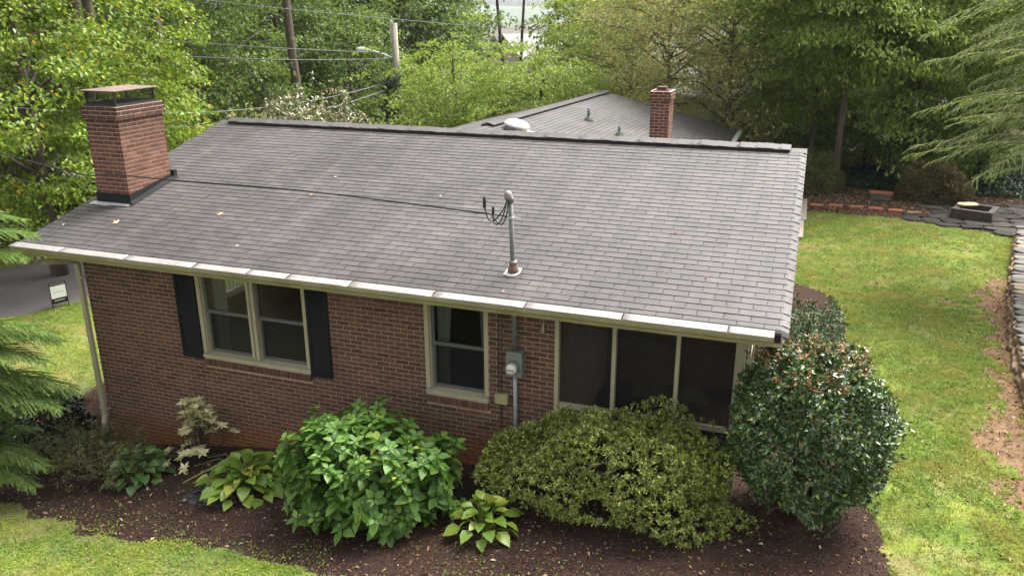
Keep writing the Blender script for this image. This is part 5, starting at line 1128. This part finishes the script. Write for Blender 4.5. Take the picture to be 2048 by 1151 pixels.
# shrubs by the house -------------------------------------------------------
def dome(rg, n, rx, ry, h, low=.15, ex=(.9, .9, .75), lump=.08, seed=0):
    """points on a lumpy mound and outward normals"""
    k = np.random.default_rng(seed); ph = k.uniform(0, 6.28, 8); d = unit(rg.normal(size=(n*3, 3))); d[:, 2] = np.abs(d[:, 2])*1.0-low; d = unit(d)[:n]
    a = np.arctan2(d[:, 1], d[:, 0]); r = 1+lump*(np.sin(3*a+ph[0]+3*d[:, 2])+np.sin(5*a+ph[1]-4*d[:, 2])*.7+np.sin(8*a+ph[2]+7*d[:, 2])*.5+np.sin(11*d[:, 2]+ph[3]+2*a)*.5)
    sh = np.sign(d)*np.abs(d)**np.array(ex); P = sh*r[:, None]*np.array([rx, ry, h]); return P, d
# hydrangea: rosettes of big pointed leaves on the ends of stems
def hydrangea():
    rg = np.random.default_rng(140); tips, nn = dome(rg, 380, 1.14, .80, 1.36, .05, lump=.045, seed=4); tips *= rg.uniform(.84, 1.13, (len(tips), 1)); tips[:, 2] += .08+.05*np.sin(tips[:, 0]*4.5+1.2)+.06*np.sin(tips[:, 1]*7+tips[:, 0]*3); tips[:, 2] = np.minimum(tips[:, 2], 1.36-.25*np.abs(tips[:, 0]+.2)+rg.normal(size=len(tips))*.04); keep = (tips[:, 2] > .16) & (np.sin(tips[:, 0]*6+tips[:, 2]*5)+np.sin(tips[:, 1]*8-tips[:, 2]*6) < 1.35); tips, nn = tips[keep], nn[keep]
    inn = tips*rg.uniform(.62, .9, (len(tips), 1)); tips = np.concatenate([tips, inn]); nn = np.concatenate([nn, nn]); parts = []; mb = MB()
    for i, (p, n) in enumerate(zip(tips, nn)):
        ax = n*.55+np.array([0, 0, .8])+rg.normal(size=3)*.32; ax /= np.linalg.norm(ax); sz = rg.uniform(.72, 1.28); e = np.cross(ax, rg.normal(size=3)); e /= np.linalg.norm(e); g = np.cross(ax, e); k = 8; a0 = rg.uniform(0, 6.28)
        if i % 3 == 0: mb.tube([np.array([p[0]*.25, p[1]*.25, 0]), p*np.array([.75, .75, .55]), p], [.010, .008, .005], 5, cap=False)
        Pn, D, Nn, LL = [], [], [], []
        for j in range(k):
            t = a0+j*math.pi/2+(j//4)*.75; tier = j//4; ro = e*math.cos(t)+g*math.sin(t); l = (.165 if tier == 0 else .105)*rg.uniform(.7, 1.25)*sz
            Pn.append(p-ax*(.045 if tier == 0 else 0)+ro*.012); D.append(ro+ax*(.25 if tier == 0 else .6)+np.array([0, 0, -.18])); Nn.append(ax*1.2-ro*.2+rg.normal(size=3)*.12); LL.append(l)
        LL = np.array(LL); parts.append(leaf8(np.array(Pn), np.array(D), np.array(Nn), LL, LL*.60, .14, .26))
    V, F = merge(parts); return mb.mesh('stem', M['twig']), np_mesh('foliage', V, F, LM['hydrangea'], True)
hxy = (-4.82, -.80); plant('hydrangea_bush', 'big round hydrangea bush with broad green leaves', 'bush', (*hxy, float(zg(*hxy))), None, *hydrangea(), tn='stem', cn='foliage')
def twiggy(seed, pts, nn, Ln, asp, per, lm, cl, deep=.25, wild=.5, smooth=False):
    """little leaf rosettes near a mound's surface"""
    rg = np.random.default_rng(seed); n = len(pts); c = pts*(1-deep*rg.random((n, 1))**2); parts = []
    C = np.repeat(c, per, 0); N_ = np.repeat(nn, per, 0); D = unit(rg.normal(size=C.shape))+N_*.55+np.array([0, 0, .12]); P = C+unit(D)*cl*rg.uniform(.2, 1, (len(C), 1)); LL = Ln*rg.uniform(.65, 1.25, len(C))
    Nn = N_*.6+np.array([0, 0, .8])+rg.normal(size=C.shape)*wild; V, F = leaf4(P, D, Nn, LL, LL*asp, .16, .1); return np_mesh('foliage', V, F, LM[lm])
def stems(rg, pts, n, r=.012, base=.25):
    mb = MB()
    for p in pts[rg.permutation(len(pts))[:n]]: mb.tube([np.array([p[0]*base, p[1]*base, -.05]), p*np.array([.6, .6, .5])+rg.normal(size=3)*.05, p*.97], [r, r*.7, r*.3], 4, cap=False)
    return mb.mesh('stem', M['twig'])
rg = np.random.default_rng(150); P, nn = dome(rg, 5600, 1.62, .84, 1.05, .02, (1.0, 1.0, .95), lump=.085, seed=6)
hole = (np.sin(P[:, 0]*5.1+1)+np.sin(P[:, 2]*9+P[:, 0]*2)+np.sin(P[:, 1]*6+P[:, 0]*3.3)) < 2.35; P, nn = P[hole], nn[hole]; P[:, 0] *= np.where(P[:, 0] > 0, 1.0, 1.0); P[:, 2] *= 1-.38*np.clip((-P[:, 0]-.45)/1.1, 0, 1)+.06*np.clip(P[:, 0]/1.2, 0, 1); P[:, 2] += .24+.10*np.sin(P[:, 0]*3.1+.6)*(P[:, 2] < .35)+.10*np.clip(P[:, 0]/1.0, -.3, 1)*np.clip(P[:, 2], 0, 1)
extra = np.array([[-.1+rg.normal()*.25, rg.normal()*.2-.1, 1.14+abs(rg.normal())*.08] for _ in range(60)]+[[.85+rg.normal()*.3, rg.normal()*.25, 1.05+abs(rg.normal())*.12] for _ in range(130)]+[[rg.uniform(.75, 1.55), rg.uniform(-.45, .2), rg.uniform(.45, 1.12)] for _ in range(640)]); P = np.concatenate([P, extra]); nn = np.concatenate([nn, np.tile([[0, 0, 1.]], (830, 1))])
axy = (-1.84, -.12); plant('azalea_hedge', 'wide sprawling azalea hedge with small yellow green leaves below the porch', 'hedge', (*axy, float(zg(*axy))-.02), None, stems(rg, P, 130, .007, .55), twiggy(151, P, nn, .042, .44, 10, 'azalea', .042, .22), tn='stem', cn='foliage')
rg = np.random.default_rng(160); P, nn = dome(rg, 3600, .93, .93, 1.12, .98, lump=.03, seed=8)
d = unit(rg.normal(size=(5200, 3))); k = d[:, 2] > -.93; d = d[k]; aa = np.arctan2(d[:, 1], d[:, 0]); rr = .90+.05*np.sin(5*aa+6*d[:, 2])+.04*np.sin(3*aa+2)*np.cos(4*d[:, 2])+.03*np.sin(9*aa-7*d[:, 2])+np.abs(rg.normal(size=len(d)))*.03*(rg.random(len(d)) < .3)+.02*rg.normal(size=len(d))-.07*np.clip(d[:, 2]-.6, 0, 1)
P = d*rr[:, None]*np.array([.97, .95, 1.12]); P *= np.where(rg.random((len(P), 1)) < .025, rg.uniform(1.05, 1.16, (len(P), 1)), 1); P[:, 2] += 1.16; nn = d
hm_ = twiggy(161, P-np.array([0, 0, 1.16]), nn, .072, .46, 6, 'holly', .05, .16, .6)
hxy = (.46, .22); t = plant('holly_bush', 'clipped round dark holly bush with glossy leaves at the house corner', 'bush', (*hxy, float(zg(*hxy))+1.16), None, None, hm_, cn='foliage')
mb = MB(); pts = (P-np.array([0, 0, 1.16]))*.93
for p in pts[rg.permutation(len(pts))[:26]]: mb.tube([np.array([p[0]*.06, p[1]*.06, -1.2]), np.array([p[0]*.4, p[1]*.4, -.45+.3*p[2]]), p], [.022, .014, .005], 5, cap=False)
link('stem', mb.mesh('stem', M['twig']), t)
k = (d[:, 2] > .72) & (rg.random(len(d)) < .3); q = P[k]-np.array([0, 0, 1.16]); link('browned_tips', twiggy(162, q*1.02, nn[k], .065, .42, 4, 'holly_dead', .05, .03, .7), t, kind='stuff')
mb = MB()
for p in q[::2]: mb.tube([p*.95, p*1.045+rg.normal(size=3)*.015], [.005, .003], 4, cap=False)
link('cut_twig', mb.mesh('cut_twig', M['leaf_tan']), t, kind='stuff')
def inner_dark(seed, pts, n, lm, Ln): return twiggy(seed, pts, pts*0+np.array([0, 0, 1.]), Ln, .5, n, lm, .08, .1)
# hostas
def hosta(seed, n, Ln, lm, spread, stalks=0, col_=None):
    rg = np.random.default_rng(seed); P, D, Nn, LL = [], [], [], []; mb = MB()
    for i in range(n):
        t = i/n; az = i*2.39996+rg.normal()*.2; el = 1.25-1.15*t+rg.normal()*.1; rad = spread*(.12+.62*t)*rg.uniform(.75, 1.15); h = .10+.30*(1-t**1.4)*rg.uniform(.8, 1.2)
        o = np.array([math.cos(az), math.sin(az), 0]); P.append(o*rad+np.array([0, 0, h])); D.append(o*math.cos(el)*1.2+np.array([0, 0, math.sin(el)*.55-.15])); Nn.append(np.array([0, 0, 1.])+o*.25+rg.normal(size=3)*.22); LL.append(Ln*rg.uniform(.75, 1.15)*(.75+.35*t))
        mb.tube([o*.03, o*rad*.6+np.array([0, 0, h*.75]), P[-1]], [.008, .006, .005], 4, cap=False)
    LL = np.array(LL); V, F = leaf8(np.array(P), np.array(D), np.array(Nn), LL, LL*.74, .13, .36)
    sm = MB()
    for i in range(stalks):
        az = rg.uniform(2.4, 4.2); o = np.array([math.cos(az), math.sin(az), 0]); sm.tube([o*.1+np.array([0, 0, .2]), o*.4+np.array([0, 0, .42]), o*.85+np.array([0, 0, .22])], [.006, .005, .004], 4)
    return mb.mesh('stem', LM[lm]), np_mesh('foliage', V, F, LM[lm], True), (sm.mesh('flower_stalk', LM['liriope']) if stalks else None)
for (x, y), n, Ln, lm, sp, stalk, lab in (((-9.0, -.52), 84, .21, 'hosta_d', .60, 2, 'dark green hosta clump near the downspout'), ((-6.95, -.60), 130, .225, 'hosta_y', .74, 4, 'large yellow green hosta clump left of the hydrangea'), ((-3.15, -.98), 46, .21, 'hosta_y', .45, 0, 'small yellow green hosta between hydrangea and azalea hedge')):
    s_, f_, k_ = hosta(int(abs(x)*100), n, Ln, lm, sp, stalk); t = plant('hosta', lab, 'hosta', (x, y, float(zg(x, y))), 'hostas in the mulch bed', s_, f_, tn='stem', cn='foliage')
    if k_: link('flower_stalk', k_, t)
# small leaning shrub with cream leaves
def rosette_shrub(seed, tips, Ln, lm, k=7, r=.01, base=(0, 0, 0), asp=.42):
    rg = np.random.default_rng(seed); parts = []; mb = MB(); base = np.array(base, float)
    for p in tips:
        p = np.array(p, float); mb.tube([base, base+(p-base)*.5+rg.normal(size=3)*.06, p], [r, r*.7, r*.4], 5, cap=False); n = p-base; n /= np.linalg.norm(n); n = n*.5+np.array([0, 0, .6]); n /= np.linalg.norm(n)
        e = np.cross(n, rg.normal(size=3)); e /= np.linalg.norm(e); g = np.cross(n, e); D = []; 
        for j in range(k): t = j*2*math.pi/k+rg.normal()*.15; D.append((e*math.cos(t)+g*math.sin(t))*1.0+n*rg.uniform(.2, .6))
        LL = Ln*rg.uniform(.75, 1.2, k); parts.append(leaf8(np.tile(p, (k, 1)), np.array(D), np.tile(n, (k, 1))+rg.normal(size=(k, 3))*.15, LL, LL*asp, .1, .2))
    V, F = merge(parts); return mb.mesh('stem', M['twig']), np_mesh('foliage', V, F, LM[lm], True)
rg = np.random.default_rng(170)
tips = [(rg.normal()*.18+.02, rg.normal()*.1, h+rg.normal()*.05) for h in np.linspace(.5, 1.05, 40)]+[(rg.normal()*.16, -.08+rg.normal()*.1, .28+rg.normal()*.05) for _ in range(10)]+[(-.40+rg.normal()*.14, -.3+rg.normal()*.1, .12+rg.normal()*.05) for _ in range(9)]
plant('variegated_shrub', 'small leggy shrub with cream variegated leaves against the brick', 'shrub', (-8.25, .03, float(zg(-8.25, 0))), None, *rosette_shrub(171, tips, .105, 'cream', 8), tn='stem', cn='foliage')
# open olive shrub at lower left
rg = np.random.default_rng(180); P, nn = dome(rg, 900, .85, .62, .62, .1, lump=.14, seed=12); P[:, 2] += .18; k = (np.sin(P[:, 0]*7)+np.sin(P[:, 1]*8+1)+np.sin(P[:, 2]*9)) < 1.0
plant('olive_azalea', 'open straggly olive azalea left of the dark hosta', 'shrub', (-9.65, -.55, float(zg(-9.65, 0))), None, stems(rg, P, 60, .009, .1), twiggy(181, P[k], nn[k], .045, .42, 8, 'sparse', .06, .4), tn='stem', cn='foliage')
rg = np.random.default_rng(182); P, nn = dome(rg, 520, .5, .5, .45, .1, lump=.14, seed=13); P[:, 2] += .12
plant('olive_azalea', 'small straggly azalea behind the downspout foot', 'shrub', (-10.95, -.15, float(zg(-10.95, 0))), None, stems(rg, P, 40, .009, .1), twiggy(183, P, nn, .045, .42, 7, 'sparse', .06, .4), tn='stem', cn='foliage')
# dark glossy shrub behind the cypress plumes
rg = np.random.default_rng(184); P, nn = dome(rg, 1500, .75, .75, 1.05, .1, lump=.08, seed=14); plant('dark_shrub', 'dark glossy leaved shrub behind the cypress plumes', 'shrub', (-11.9, .25, float(zg(-11.9, 0))), None, stems(rg, P, 50), twiggy(185, P, nn, .075, .5, 7, 'darkshrub', .06, .25), tn='stem', cn='foliage')
# striped grass clump beside the lawn
rg = np.random.default_rng(186); n = 110; az = rg.uniform(0, 6.28, n); o = np.stack([np.cos(az), np.sin(az), np.zeros(n)], 1); LL = rg.uniform(.3, .55, n)
V, F = leaf8(o*.04, o*.55+np.array([0, 0, 1.]), o*-.6+np.array([0, 0, .5]), LL, .018, .1, .5); plant('striped_grass', 'arching striped grass clump beside the left lawn', 'grass clump', (-12.9, 1.9, float(zg(-12.9, 1.9))), None, None, np_mesh('foliage', V, F, LM['liriope'], True), cn='foliage')
# rose bush at the right end of the house
rg = np.random.default_rng(188); P, nn = dome(rg, 1300, .62, 1.5, 1.0, .05, lump=.14, seed=15); P[:, 2] += .1; plant('rose_bush', 'loose rose bush at the right end wall of the house', 'bush', (.42, 4.4, float(zg(.42, 4.4))), None, stems(rg, P, 60), twiggy(189, P, nn, .055, .5, 9, 'rose', .08, .5), tn='stem', cn='foliage')
# camellia behind the ridge, pale flowers
cx_, cy_ = at(600, 24.5); rg = np.random.default_rng(190); P, nn = dome(rg, 2900, 1.75, 1.6, 2.7, .2, lump=.12, seed=16); P[:, 2] += 2.25
plant('camellia', 'tall camellia with pale and bronze leaves showing over the ridge', 'shrub', (cx_, cy_, float(zg(cx_, cy_))), None, stems(rg, P, 60), twiggy(191, P, nn, .12, .45, 7, 'camellia', .12, .2), tn='stem', cn='foliage')
cx_, cy_ = at(480, 23.5); rg = np.random.default_rng(192); P, nn = dome(rg, 900, .9, .9, 2.4, .2, lump=.14, seed=17); P[:, 2] += 2.2
plant('crape_myrtle', 'slim shrub with reddish tips left of the camellia', 'shrub', (cx_, cy_, float(zg(cx_, cy_))), None, stems(rg, P, 50), twiggy(193, P, nn, .09, .4, 7, 'speckled', .12, .3), tn='stem', cn='foliage')
# mounds at the edge of the wood
for u, r, rx, h, lm, lab in ((1648, 28.6, 1.15, 1.25, 'olive', 'rounded olive green mound shrub at the left end of the rear bed'), (1925, 28.4, 1.0, 1.15, 'brownshrub', 'brownish green mound shrub behind the fire pit')):
    x, y = at(u, r); rg = np.random.default_rng(int(u)); P, nn = dome(rg, 1700, rx, rx*.8, h, .1, lump=.08, seed=int(u)); plant('mound_shrub', lab, 'shrub', (x, y, float(zg(x, y))), None, stems(rg, P, 40), twiggy(int(u)+1, P, nn, .085, .4, 8, lm, .1, .25), tn='stem', cn='foliage')

# ------------------------------------------------------------------ ground cover
def scatter(rg, n, x0, x1, y0, y1, want, dens=None):
    X = rg.uniform(x0, x1, n); Y = rg.uniform(y0, y1, n); k = np.isin(zone(X, Y), want)
    if dens is not None: k &= rg.random(n) < dens(X, Y)
    X, Y = X[k], Y[k]; return np.stack([X, Y, zg(X, Y)], 1)
def blades(name, rg, P, Ln, wd, lm, up=1.0, label=None):
    n = len(P); az = rg.uniform(0, 6.28, n); o = np.stack([np.cos(az), np.sin(az), np.zeros(n)], 1); LL = Ln*rg.uniform(.5, 1.3, n)
    D = unit(o*rg.uniform(.4, 1.4, (n, 1))+np.array([0, 0, up])); S = np.stack([-o[:, 1], o[:, 0], o[:, 0]*0], 1)*(wd/2); b = P+np.array([0, 0, -.004])
    V = np.stack([b-S, b+S, b+D*LL[:, None]], 1).reshape(-1, 3); o_ = link(name, np_mesh(name, V, np.arange(3*n).reshape(-1, 3), LM[lm]), kind='stuff')
    if label: o_['label'] = label
rg = np.random.default_rng(200)
near = lambda X, Y: np.clip(1.15-.045*np.maximum(Y, 0), .35, 1)*(.45+.55*(fbm(X, Y, 2.2, 33) > -.3))
P = np.concatenate([scatter(rg, 330000, 0., 5.8, -2.6, 17, [0], near), scatter(rg, 60000, -12.5, 1, -4.2, -.6, [0]), scatter(rg, 110000, -19.5, -11, -1, 9, [0])])
Q = np.concatenate([scatter(rg, 9000, 1.2, 5.2, -2.6, 12, [2], lambda X, Y: np.clip(.10+.25*fbm(X, Y, 3.0, 71), 0, .5)), scatter(rg, 14000, 0.2, 5.8, -2.6, 17, [0], near), scatter(rg, 900, -12.5, 1, -4.2, -.8, [0]), scatter(rg, 1500, -19.5, -11, -1, 9, [0])]); Q = np.repeat(Q, 14, 0); Q[:, :2] += rg.normal(size=(len(Q), 2))*.032
nt_ = len(P); blades('grass', rg, np.concatenate([P, Q]), np.concatenate([np.full(nt_, .055), np.full(len(Q), .085)]), .013, 'grass', .8, 'short patchy grass of the lawns')
P = np.concatenate([scatter(rg, 60000, -12.5, 0, -4.2, -.5, [0]), scatter(rg, 60000, .2, 5, -2.6, 10, [0], lambda X, Y: (fbm(X, Y, 1.1, 44) > .25)*1.), scatter(rg, 40000, -11.8, 1.6, -2.6, .3, [1], lambda X, Y: np.clip(.03+.6*np.exp(-np.abs(Y+1.95)*4.0), 0, 1)*(fbm(X, Y, 1.8, 61) > -.1))])
n = len(P); az = rg.uniform(0, 6.28, n); D = np.stack([np.cos(az), np.sin(az), rg.normal(size=n)*.25], 1); LL = rg.uniform(.014, .034, n)
V, F = leaf4(P+np.stack([az*0, az*0, rg.uniform(.006, .035, n)], 1), D, np.array([0, 0, 1.])+rg.normal(size=(n, 3))*.4, LL, LL*.75); o = link('clover', np_mesh('clover', V, F, LM['moss']), kind='stuff'); o['label'] = 'moss and clover in the lawn and at the bed edge'
P = scatter(rg, 130000, -13.4, 1.6, -2.6, 5, [1], lambda X, Y: np.where((Y > .5) & (X > -10.6) & (X < -.4), 0, .75)); n = len(P); az = rg.uniform(0, 6.28, n); D = np.stack([np.cos(az), np.sin(az), rg.normal(size=n)*.3], 1); LL = rg.uniform(.014, .05, n)
V, F = leaf4(P+np.stack([az*0, az*0, rg.uniform(.003, .02, n)], 1), D, np.array([0, 0, 1.])+rg.normal(size=(n, 3))*.5, LL, LL*.32); o = link('bark_chips', np_mesh('bark_chips', V, F, LM['litter']), kind='stuff'); o['label'] = 'bark chips and bits of dry leaf over the mulch'
P = np.concatenate([scatter(rg, 26000, .2, 9, 15.9, 20.5, [1]), scatter(rg, 14000, 3.2, 8, 0, 15, [1]), scatter(rg, 9000, 1, 5, -2, 11, [2]), scatter(rg, 2600, .4, 5, -2.6, 16, [0]), scatter(rg, 700, -12.5, 0, -4, -.6, [0]), scatter(rg, 2200, -13.4, 1.5, -2.4, .4, [1]), scatter(rg, 9000, -26, -20, 6, 16, [0, 3]), scatter(rg, 500, -19, -11, -1, 8, [0])])
n = len(P); az = rg.uniform(0, 6.28, n); D = np.stack([np.cos(az), np.sin(az), rg.normal(size=n)*.3], 1); LL = rg.uniform(.025, .085, n)
V, F = leaf4(P+np.stack([az*0, az*0, rg.uniform(.008, .03, n)], 1), D, np.array([0, 0, 1.])+rg.normal(size=(n, 3))*.5, LL, LL*.45); o = link('leaf_litter', np_mesh('leaf_litter', V, F, LM['drylitter']), kind='stuff'); o['label'] = 'fallen dry leaves over the beds and lawn'
P = scatter(rg, 26000, -2, 10, 19.3, 24.9, [3]); n = len(P); az = rg.uniform(0, 6.28, n); D = np.stack([np.cos(az), np.sin(az), rg.normal(size=n)*.3], 1); LL = rg.uniform(.06, .13, n)
V, F = leaf4(P+np.stack([az*0, az*0, rg.uniform(.03, .16, n)], 1), D, np.array([0, 0, 1.])+rg.normal(size=(n, 3))*.4, LL, LL*.8); o = link('ivy', np_mesh('ivy', V, F, LM['ivy']), kind='stuff'); o['label'] = 'dark ivy carpet under the shade trees'
# ------------------------------------------------------------------ haze over the valley
hz = bpy.data.materials.new('pale haze'); hz.use_nodes = True; hn = hz.node_tree.nodes; hn.remove(hn['Principled BSDF'])
pv = hn.new('ShaderNodeVolumePrincipled'); pv.inputs['Color'].default_value = (.93, .96, 1, 1); pv.inputs['Density'].default_value = .00016; pv.inputs['Anisotropy'].default_value = .2
hz.node_tree.links.new(pv.outputs[0], hn['Material Output'].inputs['Volume'])
mb = MB().box(-2800, 1400, -160, 2120, -36, 22); link('haze', mb.mesh('haze', hz), kind='stuff')['label'] = 'pale summer haze'
# tidy: helper flags off
for o in scene.objects:
    if '_w' in o: del o['_w']
